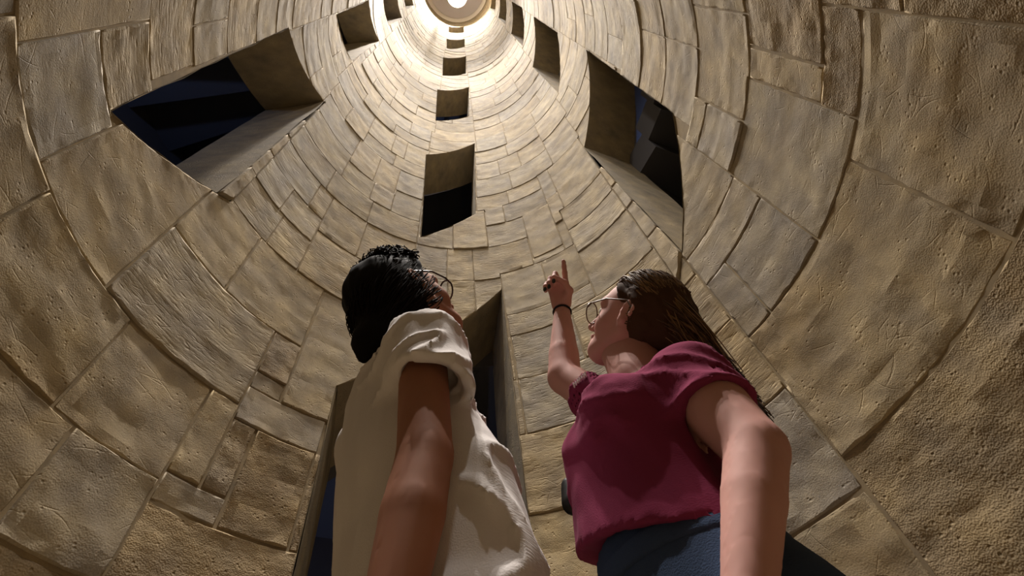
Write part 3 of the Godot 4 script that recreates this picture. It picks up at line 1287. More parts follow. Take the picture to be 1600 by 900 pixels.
func finger_tips(w: Vector3, d: Vector3, n: Vector3, t: Vector3, curls: Array, z := 1.0) -> Array:      # [tip, direction, back of the nail]
	var across := [0.027, 0.009, -0.010, -0.027]
	var reach := [0.088, 0.092, 0.087, 0.078]
	var lens := [[0.042, 0.025, 0.020], [0.046, 0.029, 0.021], [0.042, 0.027, 0.020], [0.033, 0.020, 0.018]]
	var out := []
	for i in 4:
		var p: Vector3 = w + (d * reach[i] + t * across[i]) * z
		var a := 0.0
		var dir := d
		for j in 3:
			a += curls[i][j]
			dir = (d * cos(a) + n * sin(a) + t * across[i] * 1.4).normalized()
			p += dir * lens[i][j] * z
		out.append([p, dir, (d * sin(a) - n * cos(a)).normalized()])
	return out


# ---------------------------------------------------------------- the two visitors

func stand(called: String, label: String, deg: float, dist: float) -> Node3D:
	var o := tag(node(called), label, "person") as Node3D
	var a := deg_to_rad(deg)
	o.transform = Transform3D(Basis(Vector3(cos(a), 0, sin(a)), Vector3.UP, Vector3(-sin(a), 0, cos(a))), Vector3(0.06738 * R + sin(a) * dist, 0, 0.52145 * R - cos(a) * dist))
	return o


func skin_material() -> StandardMaterial3D:
	var m := StandardMaterial3D.new()
	m.vertex_color_use_as_albedo = true
	m.roughness = 0.68
	m.metallic_specular = 0.3
	m.subsurf_scatter_enabled = true
	m.subsurf_scatter_strength = 0.05
	return m


func cloth_material(color: Color, weave: float) -> StandardMaterial3D:
	var n := NoiseTexture2D.new()
	n.width = 256
	n.height = 256
	n.seamless = true
	n.noise = make_noise(77, 0.2, 3)
	var m := mat(color, 0.95, 0.15)
	m.heightmap_enabled = true
	m.heightmap_texture = n
	m.heightmap_scale = weave
	m.uv1_scale = Vector3(2, 2, 2)
	m.rim_enabled = true
	m.rim = 0.15
	return m


func build_people() -> void:
	var skin := skin_material()
	build_man(skin)
	build_woman(skin)
	build_bag()


func shoe(called: String, at: Vector3, dir: Vector3, m: Material, parent: Node) -> void:
	dir.y = 0
	dir = dir.normalized()
	var side := Vector3(-dir.z, 0, dir.x)
	var shapes := [cap(at + Vector3(0, 0.055, 0) - dir * 0.02, at + Vector3(0, 0.04, 0) + dir * 0.14, 0.045, 0.036, 0.03), cap(at + Vector3(0, 0.10, 0), at + Vector3(0, 0.06, 0), 0.048, 0.048, 0.03),
		cap(at + Vector3(0, 0.022, 0) - dir * 0.03, at + Vector3(0, 0.022, 0) + dir * 0.16 + side * 0.005, 0.042, 0.04, 0.01, Vector3.UP, 0.5)]
	put(called, sculpted(shapes, 0.012, func(_v): return Color.WHITE), m, parent)


func build_man(skin: Material) -> void:
	var p := stand("person", "person in white short-sleeved shirt with dark curly hair, head thrown back", -17.0, 0.74)
	var f3 := Vector3(0.90, 0, -0.43).normalized()
	var f2 := Vector2(0.90, -0.43)
	var flesh := Color(0.34, 0.155, 0.095)
	var head_c := Vector3(-0.056, 1.633, 0.06)
	var face := Vector3(0.72, 0.645, -0.26).normalized()
	var crown := (Vector3.UP - face * face.y).normalized()
	var hs := face.cross(crown).normalized()
	var sh_r := Vector3(-0.004, 1.368, 0.13)
	var sh_l := Vector3(-0.095, 1.385, -0.15)
	var elbow_r := Vector3(0.010, 1.095, 0.175)
	var wrist_r := Vector3(-0.020, 0.835, 0.195)
	var elbow_l := Vector3(-0.05, 1.10, -0.20)
	var wrist_l := Vector3(0.05, 0.87, -0.19)
	var tint := func(v: Vector3) -> Color:
		var n := 1.0 + 0.18 * mid_noise.get_noise_3dv(v)
		return Color(flesh.r * n, flesh.g * n, flesh.b * n)
	var st := SurfaceTool.new()
	st.begin(Mesh.PRIMITIVE_TRIANGLES)
	var torso := [
		cap(Vector3(-0.05, 1.36, 0.0), head_c - face * 0.03 - crown * 0.07, 0.064, 0.057, 0.03),
		loft([[0.9, 0.045, 0, 0.095, 0.135], [1.1, 0.022, 0, 0.09, 0.135], [1.3, -0.018, -0.01, 0.080, 0.112], [1.40, -0.045, 0, 0.045, 0.075]], f2, 0.02),
		cap(Vector3(-0.05, 1.39, 0), sh_r, 0.042, 0.044, 0.02), cap(Vector3(-0.05, 1.39, 0), sh_l, 0.042, 0.044, 0.02),
		cap(sh_r, elbow_r, 0.043, 0.0385, 0.004),
		cap(elbow_r, elbow_r.lerp(wrist_r, 0.35), 0.0385, 0.0395, 0.006), cap(elbow_r.lerp(wrist_r, 0.35), wrist_r, 0.0395, 0.027, 0.004),
		cap(sh_l, elbow_l, 0.048, 0.041, 0.02), cap(elbow_l, wrist_l, 0.041, 0.027, 0.02),
	]
	sculpt(st, torso, 0.011, tint)
	var hd := (wrist_r - elbow_r).normalized()
	var hn := (Vector3(-0.8, 0, -0.2) - hd * hd.dot(Vector3(-0.8, 0, -0.2))).normalized()
	sculpt(st, hand_shapes(wrist_r, hd, hn, hd.cross(hn) * -1.0, [[0.25, 0.4, 0.3], [0.3, 0.45, 0.3], [0.35, 0.5, 0.3], [0.4, 0.5, 0.35]]), 0.0035, tint)
	hd = (wrist_l - elbow_l).normalized()
	hn = (Vector3(0.5, 0, 0.8) - hd * hd.dot(Vector3(0.5, 0, 0.8))).normalized()
	sculpt(st, hand_shapes(wrist_l, hd, hn, hd.cross(hn), [[0.25, 0.4, 0.3], [0.3, 0.45, 0.3], [0.35, 0.5, 0.3], [0.4, 0.5, 0.35]]), 0.0035, tint)
	sculpt(st, head_shapes(head_c, face, crown, hs), 0.004, tint)
	st.index()
	put("body", st.commit(), skin, p)
	eyes(p, head_c, face, crown, hs, Color(0.10, 0.06, 0.03))
	# shirt
	var rows := [[0.92, 0.040, 0, 0.124, 0.178], [1.08, 0.026, 0, 0.122, 0.176], [1.18, 0.006, 0, 0.122, 0.166], [1.28, -0.014, -0.01, 0.114, 0.146], [1.36, -0.034, -0.01, 0.098, 0.134], [1.41, -0.045, 0.0, 0.076, 0.10], [1.45, -0.052, 0.0, 0.062, 0.08]]
	var hollow := []
	for r in rows.slice(0, 2):
		hollow.append([r[0] - (0.06 if r[0] < 1.0 else 0.08), r[1], r[2], r[3] - 0.016, r[4] - 0.016])
	var sl_r := Vector3(0.014, 1.252, 0.158)
	var sl_l := Vector3(-0.075, 1.265, -0.175)
	var shirt := [
		trim_at(cap(sh_r + Vector3(0.002, 0, 0), Vector3(0.018, 1.19, 0.165), 0.062, 0.068, 0.03), sl_r, Vector3(-0.30, -1.0, 0.10)),
		trim_at(cap(sh_l, Vector3(-0.065, 1.20, -0.185), 0.060, 0.062, 0.035), sl_l, Vector3(0.1, -1.0, -0.1)),
		minus(cap(Vector3(0.008, 1.31, 0.150), Vector3(0.022, 1.13, 0.172), 0.050, 0.0595)),
		minus(cap(Vector3(-0.085, 1.32, -0.163), Vector3(-0.058, 1.14, -0.195), 0.048, 0.054)),
		loft(rows, f2, 0.022),
		cap(Vector3(-0.05, 1.415, 0.0), sh_r, 0.052, 0.062, 0.04), cap(Vector3(-0.05, 1.415, 0.0), sh_l, 0.052, 0.062, 0.05),
		minus(loft(hollow, f2)),
		minus(cap(Vector3(-0.055, 1.43, 0.012), Vector3(-0.07, 1.60, 0.05), 0.062, 0.075)),
	]
	var folds := func(v: Vector3) -> float:
		var drape := mid_noise.get_noise_3d(v.x * 1.9 + 3.0, v.y * 0.55 + v.x * 0.6, v.z * 1.9)
		var w := -0.004 - 0.006 * drape
		var front := smoothstep(0.03, 0.10, v.x + (1.28 - v.y) * 0.1) * smoothstep(1.30, 1.20, v.y)
		if front > 0.0:
			var crease := 1.0 - 2.2 * absf(soft_noise.get_noise_3d(v.x * 0.45, v.y * 0.75 + v.x * 0.3, v.z * 0.45 + 7.0))
			w -= 0.012 * front * maxf(0.0, crease) * crease
		if v.y > 1.26 and v.z > 0.06:
			var pull := 1.0 - 2.8 * absf(soft_noise.get_noise_3d(v.x * 1.2 + 20.0, v.y * 1.6 - v.x * 1.2, v.z * 0.6))
			w -= 0.009 * maxf(0.0, pull)
		return w
	var white := cloth_material(Color(0.84, 0.82, 0.81), 0.03)
	put("shirt", sculpted(shirt, 0.0075, func(_v): return Color.WHITE, folds), white, p).set_meta("label", "white crew-neck shirt with creased front")
	# trousers, shoes
	var tan_cloth := cloth_material(Color(0.62, 0.47, 0.33), 0.10)
	var hip_r := Vector3(0.075, 0.86, 0.06)
	var hip_l := Vector3(0.015, 0.86, -0.07)
	var trousers := [loft([[0.80, 0.045, 0, 0.115, 0.165], [0.92, 0.045, 0, 0.122, 0.168], [1.03, 0.044, 0, 0.118, 0.160]], f2, 0.03),
		cap(hip_r, hip_r + Vector3(0.0, -0.42, 0.01), 0.088, 0.062, 0.03), cap(hip_r + Vector3(0, -0.42, 0.01), hip_r + Vector3(-0.01, -0.78, 0.02), 0.062, 0.052, 0.03),
		cap(hip_l, hip_l + Vector3(-0.02, -0.42, -0.01), 0.088, 0.062, 0.03), cap(hip_l + Vector3(-0.02, -0.42, -0.01), hip_l + Vector3(-0.03, -0.78, -0.02), 0.062, 0.052, 0.03)]
	put("trousers", sculpted(trousers, 0.013, func(_v): return Color.WHITE), tan_cloth, p)
	var leather := mat(Color(0.16, 0.13, 0.11), 0.6)
	shoe("shoe", hip_r + Vector3(-0.01, -0.86, 0.02), Vector3(0.55, 0, -0.85), leather, p)
	shoe("shoe", hip_l + Vector3(-0.03, -0.86, -0.02), Vector3(0.4, 0, -0.9), leather, p)
	# hair
	var at := func(x: float, y: float, w: float) -> Vector3: return head_c + face * x + crown * y + hs * w
	var hair_mat := mat(Color(0.055, 0.042, 0.036), 0.8, 0.25)
	var shapes := [
		trim_at(cap(at.call(-0.032, 0.028, 0), at.call(0.020, 0.040, 0), 0.102, 0.094, 0.02, hs, 0.9), at.call(0.032, 0.02, 0), (face - crown * 0.45).normalized()),
		cap(at.call(-0.05, -0.02, 0.0), Vector3(-0.104, 1.475, 0.075), 0.074, 0.045, 0.035),
		cap(at.call(-0.035, -0.03, 0.05), at.call(-0.03, -0.06, 0.045), 0.032, 0.020, 0.02), cap(at.call(-0.035, -0.03, -0.05), at.call(-0.03, -0.06, -0.045), 0.032, 0.020, 0.02),
		cap(Vector3(-0.120, 1.450, 0.075), Vector3(-0.118, 1.430, 0.065), 0.022, 0.016, 0.02),
	]
	var locks := func(v: Vector3) -> float:
		var q := v - head_c
		return 0.004 * fine_noise.get_noise_3d(q.dot(hs) * 1.6, q.dot(crown) * 0.5, q.dot(face) * 0.5)
	var hair := put("hair", sculpted(shapes, 0.006, func(_v): return Color.WHITE, locks), hair_mat, p)
	hair.set_meta("label", "short dark hair, curly on top")
	rng.seed = 101
	var curls := SurfaceTool.new()
	curls.begin(Mesh.PRIMITIVE_TRIANGLES)
	for i in 300:
		var a := rng.randf_range(-PI, PI)
		var lift := rng.randf_range(0.0, 1.0)
		var dir := (crown * (0.35 + lift) + face * rng.randf_range(-0.35, 0.75) + hs * rng.randf_range(-1.0, 1.0)).normalized()
		var root: Vector3 = at.call(-0.006, 0.034, 0) + dir * 0.096
		var e1 := dir.cross(Vector3(sin(a), 0.3, cos(a))).normalized()
		var e2 := dir.cross(e1)
		var turns := rng.randf_range(1.2, 2.2)
		var rad := rng.randf_range(0.005, 0.011)
		var pts := []
		for k in 13:
			var t := k / 12.0
			pts.append(root + dir * (t * rng.randf_range(0.016, 0.024)) + (e1 * cos(t * TAU * turns) + e2 * sin(t * TAU * turns)) * rad + e1 * 0.01 * t)
		tube(curls, pts, 0.0022, 0.0012, 4)
	for i in 900:
		# straight ends at the back of the neck and the temples
		var w := rng.randf_range(-0.09, 0.09)
		var a: Vector3 = at.call(rng.randf_range(-0.12, 0.02), rng.randf_range(-0.06, 0.10), w * 0.9)
		a = at.call(-0.02, 0.0, 0) + (a - at.call(-0.02, 0.0, 0)).normalized() * 0.1035
		var b := a + (Vector3(-0.112, 1.47, 0.075) - a).normalized() * 0.06 + Vector3(-0.006, -0.02, 0.006) + Vector3(rng.randf_range(-0.01, 0.01), rng.randf_range(-0.02, 0.02), rng.randf_range(-0.01, 0.01))
		var pts := []
		for k in 6:
			var t := k / 5.0
			pts.append(a.lerp(b, t) + (a - head_c).normalized() * 0.010 * sin(t * PI))
		tube(curls, pts, 0.0016, 0.0006, 4)
	curls.index()
	put("curls", curls.commit(), mat(Color(0.085, 0.06, 0.045), 0.75, 0.25), hair).set_meta("kind", "stuff")
	glasses(p, head_c, face, crown, hs, mat(Color(0.16, 0.10, 0.06), 0.3, 0.5), 0.0022, 0.0255, "brown rimmed glasses")


func eyes(p: Node3D, c: Vector3, f: Vector3, u: Vector3, s: Vector3, iris: Color) -> void:
	var white := mat(Color(0.85, 0.82, 0.79), 0.15, 0.5)
	var dark := mat(iris.linear_to_srgb(), 0.1, 0.5)
	for k in [-1.0, 1.0]:
		var at: Vector3 = c + f * 0.0765 - u * 0.002 + s * 0.032 * k
		var look := (f + u * 0.25).normalized()
		var m := SphereMesh.new()
		m.radius = 0.0122
		m.height = 0.0244
		m.radial_segments = 20
		m.rings = 12
		var e := put("eye", m, white, p)
		e.position = at
		var d := SphereMesh.new()
		d.radius = 0.0062
		d.height = 0.0124
		d.radial_segments = 14
		d.rings = 8
		put("iris", d, dark, e).position = look * 0.0072


func glasses(p: Node3D, c: Vector3, f: Vector3, u: Vector3, s: Vector3, m: Material, wire: float, size: float, label: String) -> void:
	var g := node("glasses", p)
	g.set_meta("label", label)
	var pane := StandardMaterial3D.new()
	pane.albedo_color = Color(0.95, 0.95, 0.95, 0.08)
	pane.transparency = BaseMaterial3D.TRANSPARENCY_ALPHA
	pane.roughness = 0.03
	var out := [1.05, 1.0, 0.96, 1.0, 1.05, 0.98, 0.92, 0.98]
	for k in [-1.0, 1.0]:
		var mid: Vector3 = c + f * 0.106 - u * 0.010 + s * 0.0345 * k
		var tiltf: Vector3 = (f - u * 0.10 + s * 0.06 * k).normalized()
		var e1: Vector3 = (s - tiltf * s.dot(tiltf)).normalized()
		var e2: Vector3 = tiltf.cross(e1)
		var rim := []
		var st := SurfaceTool.new()
		st.begin(Mesh.PRIMITIVE_TRIANGLES)
		for i in 24:
			var a := TAU * i / 24.0
			var rr: float = size * lerpf(out[i / 3], out[(i / 3 + 1) % 8], (i % 3) / 3.0)
			rim.append(mid + e1 * cos(a) * rr * 1.08 + e2 * sin(a) * rr)
		for i in 24:
			for v in [mid, rim[i], rim[(i + 1) % 24]]:
				st.set_normal(tiltf)
				st.add_vertex(v)
		put("rim", tubes([rim], wire, 6, true), m, g)
		put("lens", st.commit(), pane, g)
		var hinge: Vector3 = c + f * 0.094 + u * 0.002 + s * 0.068 * k
		put("temple", tubes([[mid + e1 * size * 1.08 * k, hinge, c + f * 0.05 + u * 0.012 + s * 0.082 * k, c - f * 0.005 + u * 0.014 + s * 0.085 * k, c - f * 0.03 - u * 0.012 + s * 0.085 * k]], wire * 1.1), m, g)
	put("bridge", tubes([[c + f * 0.107 + s * 0.0085, c + f * 0.111 + u * 0.003, c + f * 0.107 - s * 0.0085]], wire), m, g)


func build_woman(skin: Material) -> void:
	var p := stand("person", "person in maroon top and jeans with long brown hair, pointing up with one hand", 16.5, 0.81)
	var f3 := Vector3(-0.713, 0, 0.70)
	var left := Vector3(0.70, 0, 0.713)
	var f2 := Vector2(-0.713, 0.70)
	var flesh := Color(0.50, 0.265, 0.225)
	var head_c := Vector3(0.050, 1.572, 0.0)
	var face := Vector3(-0.72, 0.69, 0.04).normalized()
	var crown := ((Vector3.UP - face * face.y).normalized() + Vector3(0, 0, 0.36)).normalized()
	crown = (crown - face * crown.dot(face)).normalized()
	var hs := face.cross(crown).normalized()
	var sh_n := Vector3(0.080, 1.280, 0.07)
	var elbow_n := Vector3(0.108, 1.075, 0.125)
	var wrist_n := Vector3(-0.005, 0.845, 0.20)
	var sh_f := Vector3(-0.058, 1.378, -0.085)
	var elbow_f := Vector3(-0.172, 1.600, -0.10)
	var wrist_f := Vector3(-0.126, 1.878, -0.10)
	var lip: Vector3 = head_c + face * 0.098 - crown * 0.0695
	var w_dir := Vector3(0.20, 0.84, 0.48).normalized()
	var w_thumb := Vector3(0.97, -0.2, 0.05).normalized()
	w_thumb = (w_thumb - w_dir * w_thumb.dot(w_dir)).normalized()
	var w_palm := w_thumb.cross(w_dir).normalized()
	var bent := [[-0.10, 0.05, 0.05], [1.1, 1.3, 0.6], [1.2, 1.3, 0.6], [1.15, 1.2, 0.6]]
	var tint := func(v: Vector3) -> Color:
		var n := 1.0 + 0.10 * mid_noise.get_noise_3dv(v)
		var col := Color(flesh.r * n, flesh.g * n, flesh.b * n)
		var l := smoothstep(0.020, 0.012, (v - lip).length())
		return col.lerp(Color(0.50, 0.17, 0.16), l * 0.7)
	var st := SurfaceTool.new()
	st.begin(Mesh.PRIMITIVE_TRIANGLES)
	var torso := [
		cap(Vector3(0.002, 1.335, -0.01), head_c - face * 0.025 - crown * 0.065, 0.054, 0.050, 0.03),
		cap(head_c + face * 0.035 - crown * 0.085, Vector3(-0.012, 1.40, 0.0), 0.030, 0.042, 0.04),
		loft([[1.0, -0.06, 0, 0.10, 0.13], [1.15, -0.06, 0, 0.10, 0.13], [1.26, -0.05, 0, 0.095, 0.125], [1.345, -0.012, -0.01, 0.048, 0.078]], f2, 0.04),
		cap(Vector3(-0.002, 1.35, -0.01), sh_n, 0.036, 0.046, 0.03), cap(Vector3(-0.002, 1.345, -0.01), sh_f, 0.034, 0.044, 0.03),
		cap(sh_n, sh_n.lerp(elbow_n, 0.5), 0.052, 0.053, 0.004), cap(sh_n.lerp(elbow_n, 0.5), elbow_n, 0.053, 0.043, 0.004),
		cap(elbow_n, elbow_n.lerp(wrist_n, 0.35), 0.043, 0.039, 0.008), cap(elbow_n.lerp(wrist_n, 0.35), wrist_n, 0.039, 0.025, 0.004),
		cap(sh_f, elbow_f, 0.048, 0.0435, 0.004),
		cap(elbow_f, elbow_f.lerp(wrist_f, 0.3), 0.0435, 0.041, 0.008), cap(elbow_f.lerp(wrist_f, 0.3), wrist_f, 0.041, 0.0235, 0.004),
	]
	sculpt(st, torso, 0.0095, tint)
	sculpt(st, hand_shapes(wrist_f, w_dir, w_palm, w_thumb, bent, 0.75, 0.92), 0.003, tint)
	var hd := (wrist_n - elbow_n).normalized()
	var hn := (Vector3(0.2, 0, -0.8) - hd * hd.dot(Vector3(0.2, 0, -0.8))).normalized()
	sculpt(st, hand_shapes(wrist_n, hd, hn, hd.cross(hn), [[0.25, 0.4, 0.3], [0.3, 0.45, 0.3], [0.35, 0.5, 0.3], [0.4, 0.5, 0.35]], 0.5, 0.95), 0.0035, tint)
	sculpt(st, head_shapes(head_c, face, crown, hs, 0.95), 0.0035, tint)
	st.index()
	put("body", st.commit(), skin, p)
	eyes(p, head_c, face, crown, hs, Color(0.12, 0.09, 0.06))
	var polish := mat(Color(0.05, 0.045, 0.06), 0.15, 0.6)
	for e in finger_tips(wrist_f, w_dir, w_palm, w_thumb, bent, 0.92):
		var nail := SphereMesh.new()
		nail.radius = 0.0062
		nail.height = 0.017
		nail.radial_segments = 12
		nail.rings = 6
		var o := put("fingernail", nail, polish, p)
		var zz: Vector3 = e[2]
		var yy: Vector3 = e[1]
		o.transform = Transform3D(Basis(yy.cross(zz).normalized(), yy, zz * 0.4), e[0] - e[1] * 0.003 + e[2] * 0.0058)
	var brow := mat(Color(0.20, 0.13, 0.08), 0.8)
	for k in [-1.0, 1.0]:
		var pts := []
		for i in 6:
			var t := i / 5.0
			pts.append(head_c + face * (0.0985 - 0.018 * t * t) + crown * (0.026 + 0.006 * sin(t * PI)) + hs * (0.014 + 0.036 * t) * k)
		put("eyebrow", tubes([pts], 0.0026), brow, p)
	# top
	var rows := [[0.92, -0.068, 0, 0.152, 0.172], [1.03, -0.070, 0, 0.137, 0.161], [1.10, -0.071, 0, 0.127, 0.153], [1.20, -0.064, 0, 0.124, 0.150], [1.26, -0.044, 0, 0.110, 0.144], [1.31, -0.014, -0.010, 0.076, 0.114], [1.352, -0.002, -0.015, 0.060, 0.086], [1.385, 0.0, -0.012, 0.052, 0.062]]
	var hollow := []
	for r in rows.slice(0, 3):
		hollow.append([r[0] - 0.05, r[1], r[2], r[3] - 0.014, r[4] - 0.014])
	var sl_n := Vector3(0.088, 1.186, 0.09)
	var sl_f := Vector3(-0.142, 1.512, -0.098)
	var top := [
		trim_at(loft(rows, f2, 0.04), Vector3(-0.06, 1.035, 0.05), Vector3(-0.25, -1, -0.25)),
		ball(Vector3(-0.056, 1.255, 0.096), 0.068, 0.06), ball(Vector3(-0.124, 1.248, 0.012), 0.066, 0.045),
		cap(Vector3(-0.002, 1.365, -0.012), sh_n, 0.042, 0.061, 0.04), cap(Vector3(-0.002, 1.355, -0.012), sh_f, 0.038, 0.046, 0.025),
		trim_at(cap(sh_n, Vector3(0.098, 1.14, 0.105), 0.064, 0.066, 0.035), sl_n, Vector3(-0.05, -1.0, 0.2)),
		trim_at(cap(sh_f, Vector3(-0.176, 1.600, -0.10), 0.050, 0.060, 0.02), sl_f, Vector3(-0.62, 0.78, -0.05)),
		minus(cap(Vector3(0.085, 1.23, 0.082), Vector3(0.104, 1.08, 0.115), 0.052, 0.059)),
		minus(cap(Vector3(-0.09, 1.43, -0.09), Vector3(-0.175, 1.60, -0.10), 0.046, 0.051)),
		minus(loft(hollow, f2)),
		minus(cap(Vector3(-0.010, 1.395, 0.0), Vector3(0.002, 1.53, 0.0), 0.056, 0.075)), minus(ball(Vector3(-0.044, 1.390, 0.024), 0.058), 0.012),
	]
	var folds := func(v: Vector3) -> float:
		var w := 0.005 * mid_noise.get_noise_3d(v.x * 1.3 + 40.0, v.y * 0.6 + v.x, v.z * 1.3)
		if v.y > 1.18:
			var pull := 1.0 - 2.8 * absf(soft_noise.get_noise_3d(v.x * 0.8 - 11.0, v.y * 1.5 + v.x * 0.8, v.z * 0.8))
			w -= 0.006 * maxf(0.0, pull)
		return w
	var maroon := cloth_material(Color(0.48, 0.185, 0.295), 0.025)
	var shirt := put("shirt", sculpted(top, 0.007, func(_v): return Color.WHITE, folds), maroon, p)
	shirt.set_meta("label", "maroon crew-neck top")
	# the small pale print on the far sleeve
	var mark := SurfaceTool.new()
	mark.begin(Mesh.PRIMITIVE_TRIANGLES)
	rng.seed = 55
	for row in 2:
		for i in 7:
			var box := BoxMesh.new()
			box.size = Vector3(rng.randf_range(0.0025, 0.004), rng.randf_range(0.003, 0.0048), 0.016)
			var c := Vector3(-0.138 + i * 0.0055, 1.448 + i * 0.003 - row * 0.0078, 0.05)
			var inward := Vector3(-0.05, 0.5, -0.86).normalized()
			for k in 90:
				if cap_distance(top[6], c) < 0.007:
					break
				c += inward * 0.002
			mark.append_from(box, 0, Transform3D(Basis.looking_at(inward, Vector3(0.3, 1, 0)), c))
	put("sleeve_print", mark.commit(), mat(Color(0.96, 0.95, 0.95)), shirt)
	# jeans
	var denim := cloth_material(Color(0.22, 0.275, 0.37), 0.06)
	var hip_n := Vector3(0.03, 0.86, 0.065)
	var hip_f := Vector3(-0.06, 0.86, -0.055)
	var jeans := [loft([[0.80, -0.025, 0, 0.148, 0.168], [0.89, -0.024, 0, 0.152, 0.170], [0.97, -0.038, 0, 0.138, 0.157], [1.06, -0.062, 0, 0.112, 0.136]], f2, 0.03),
		cap(hip_n, hip_n + Vector3(0, -0.42, 0.0), 0.098, 0.066, 0.04), cap(hip_n + Vector3(0, -0.42, 0.0), hip_n + Vector3(0.01, -0.78, 0.0), 0.066, 0.050, 0.03),
		cap(hip_f, hip_f + Vector3(0, -0.42, 0.0), 0.098, 0.066, 0.04), cap(hip_f + Vector3(0, -0.42, 0.0), hip_f + Vector3(-0.01, -0.78, 0.0), 0.066, 0.050, 0.03)]
	var j := put("jeans", sculpted(jeans, 0.012, func(_v): return Color.WHITE), denim, p)
	var band := [loft([[0.985, -0.043, 0, 0.1375, 0.156], [1.02, -0.052, 0, 0.129, 0.150]], f2, 0.006)]
	put("waistband", sculpted(band, 0.006, func(_v): return Color.WHITE), denim, j)
	var pocket := []
	for i in 12:
		var t := i / 11.0
		var a := lerpf(0.15, 0.75, t)
		var yy := 0.985 - 0.075 * sin(t * PI * 0.5)
		var row := loft_row(jeans[0].rows, yy)
		pocket.append(Vector3(row[0], yy, row[1]) + left * (row[3] * cos(a) + 0.001) + f3 * (row[2] * sin(a) + 0.001))
	put("pocket_seam", tubes([pocket], 0.0022), mat(Color(0.10, 0.13, 0.2), 0.9), j)
	var rivet := CylinderMesh.new()
	rivet.top_radius = 0.004
	rivet.bottom_radius = 0.0045
	rivet.height = 0.004
	var rv := put("rivet", rivet, mat(Color(0.55, 0.38, 0.2), 0.35, 0.6), j)
	rv.position = pocket[0] + left * 0.001
	rv.rotation = Vector3(PI / 2, PI / 4, 0)
	var canvas := mat(Color(0.75, 0.73, 0.70), 0.9)
	shoe("shoe", hip_n + Vector3(0.01, -0.86, 0.0), Vector3(-0.5, 0, 0.86), canvas, p)
	shoe("shoe", hip_f + Vector3(-0.01, -0.86, 0.0), Vector3(-0.25, 0, 0.95), canvas, p)
	# hair band on the wrist
	var ring := []
	var bt := (wrist_f - elbow_f).normalized()
	var b1 := bt.cross(Vector3.FORWARD).normalized()
	for i in 24:
		var a := TAU * i / 24.0
		ring.append(wrist_f - bt * 0.012 + (b1 * cos(a) + bt.cross(b1) * sin(a)) * 0.0262)
	put("wristband", tubes([ring], 0.0032, 8, true), mat(Color(0.03, 0.025, 0.03), 0.7), p).set_meta("label", "thin black wristband")
	woman_hair(p, head_c, face, crown, hs)
	glasses(p, head_c, face, crown, hs, mat(Color(0.34, 0.25, 0.15), 0.4, 0.5), 0.0016, 0.0265, "thin wire-framed glasses")


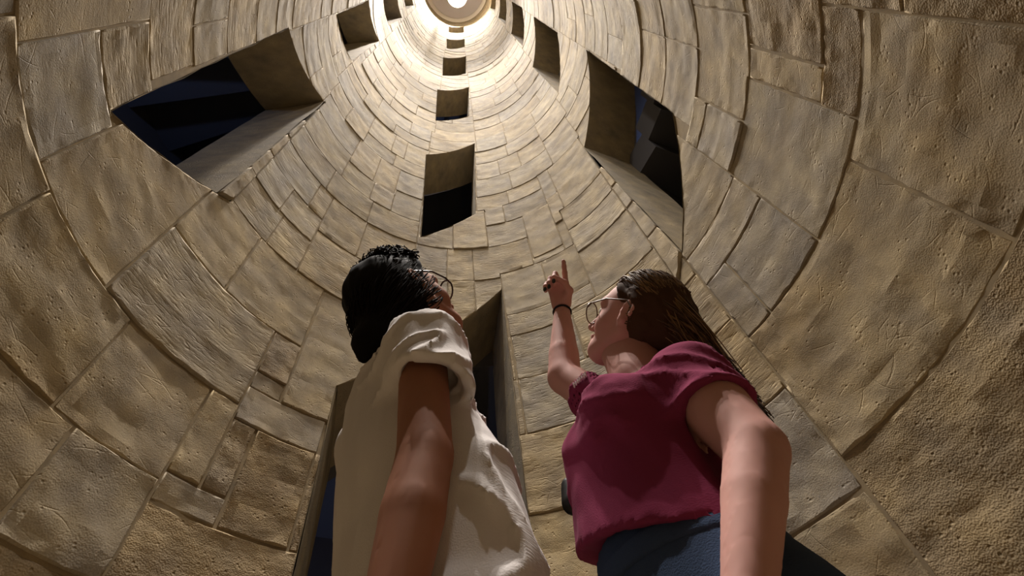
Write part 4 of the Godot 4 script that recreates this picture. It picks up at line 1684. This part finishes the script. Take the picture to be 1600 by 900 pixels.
func woman_hair(p: Node3D, c: Vector3, f: Vector3, u: Vector3, s: Vector3) -> void:
	var at := func(x: float, y: float, w: float) -> Vector3: return c + f * x + u * y + s * w
	var shapes := [
		trim_at(cap(at.call(-0.032, 0.026, 0), at.call(0.016, 0.032, 0), 0.095, 0.087, 0.02, s, 0.88), at.call(0.036, 0.04, 0), (f - u * 0.55).normalized()),
		cap(at.call(-0.05, 0.0, 0), Vector3(0.128, 1.44, -0.01), 0.078, 0.050, 0.04), cap(Vector3(0.128, 1.44, -0.01), Vector3(0.148, 1.27, -0.01), 0.050, 0.026, 0.01),
		minus(trim_at(ball(at.call(0.012, -0.02, -0.085), 0.036, 0.01), at.call(-0.012, 0, 0), -f), 0.01),
		minus(trim_at(ball(at.call(0.012, -0.02, 0.085), 0.036, 0.01), at.call(-0.012, 0, 0), -f), 0.01),
	]
	var locks := func(v: Vector3) -> float:
		var q := v - c
		return 0.007 * fine_noise.get_noise_3d(q.dot(s) * 2.2, (q.x + q.y * 0.4) * 1.6, (q.y - q.x) * 0.15)
	var hair := put("hair", sculpted(shapes, 0.006, func(_v): return Color.WHITE, locks), mat(Color(0.27, 0.19, 0.135), 0.8, 0.2), p)
	hair.set_meta("label", "long straight brown hair hanging down the back")
	rng.seed = 202
	var tones := [SurfaceTool.new(), SurfaceTool.new()]
	for t in tones:
		t.begin(Mesh.PRIMITIVE_TRIANGLES)
	for i in 1500:
		var w := rng.randf_range(-1.0, 1.0)
		var dir := (u * rng.randf_range(-0.75, 1.0) - f * rng.randf_range(-0.30, 0.9) + s * w * 1.2).normalized()
		if dir.dot(f) > 0.0 and dir.dot(u) < 0.35:
			continue
		var q0: Vector3 = at.call(-0.012, 0.028, 0)
		var root: Vector3 = q0 + (f * dir.dot(f) * 1.02 + u * dir.dot(u) + s * dir.dot(s) * 0.86) * 0.101
		var back := Vector3(0.134 + rng.randf_range(-0.035, 0.05), 1.44, -0.01 - s.z * -w * 0.05 + rng.randf_range(-0.02, 0.02))
		var end := Vector3(0.150 + rng.randf_range(-0.028, 0.030), rng.randf_range(1.19, 1.33), rng.randf_range(-0.03, 0.03))
		var pts := []
		var lift := rng.randf_range(0.0, 0.006)
		for k in 12:
			var t := k / 11.0
			var v := root.lerp(back, minf(t * 2.0, 1.0)) if t < 0.5 else back.lerp(end, (t - 0.5) * 2.0)
			var soft := (root * (1 - t) * (1 - t) + back * 2 * t * (1 - t) + end * t * t)
			v = v.lerp(soft, 0.6)
			var d: Vector3 = v - q0
			var reach := Vector3(d.dot(f) / 1.02, d.dot(u), d.dot(s) / 0.86).length()
			if reach < 0.102:
				v = q0 + d * (0.102 + lift) / maxf(reach, 0.01)
			pts.append(v)
		tube(tones[0 if rng.randf() < 0.65 else 1], pts, 0.0017, 0.0009, 4)
	for k in 2:
		tones[k].index()
		put("strands", tones[k].commit(), mat([Color(0.31, 0.225, 0.155), Color(0.50, 0.39, 0.27)][k], 0.55, 0.35), hair).set_meta("kind", "stuff")


func build_bag() -> void:
	var a := deg_to_rad(16.5)
	var o := tag(node("shoulder_bag"), "small black bag at the far hip of the person in the maroon top", "bag") as Node3D
	o.transform = Transform3D(Basis(Vector3(cos(a), 0, sin(a)), Vector3.UP, Vector3(-sin(a), 0, cos(a))), Vector3(0.06738 * R + sin(a) * 0.81, 0, 0.52145 * R - cos(a) * 0.81))
	var black := mat(Color(0.035, 0.033, 0.04), 0.5, 0.4)
	var shapes := [cap(Vector3(-0.219, 1.285, -0.090), Vector3(-0.221, 1.245, -0.090), 0.018, 0.022, 0.02), cap(Vector3(-0.212, 1.28, -0.15), Vector3(-0.212, 1.245, -0.15), 0.022, 0.026, 0.04)]
	put("body", sculpted(shapes, 0.006, func(_v): return Color.WHITE), black, o)
	put("handle", tubes([[Vector3(-0.218, 1.30, -0.105), Vector3(-0.219, 1.328, -0.115), Vector3(-0.219, 1.328, -0.13), Vector3(-0.217, 1.30, -0.14)]], 0.004), black, o)


func cap_distance(p: Dictionary, v: Vector3) -> float:
	var ab: Vector3 = p.b - p.a
	var t := clampf((v - p.a).dot(ab) / maxf(ab.length_squared(), 1e-9), 0.0, 1.0)
	return (v - p.a - ab * t).length() - lerpf(p.ra, p.rb, t)
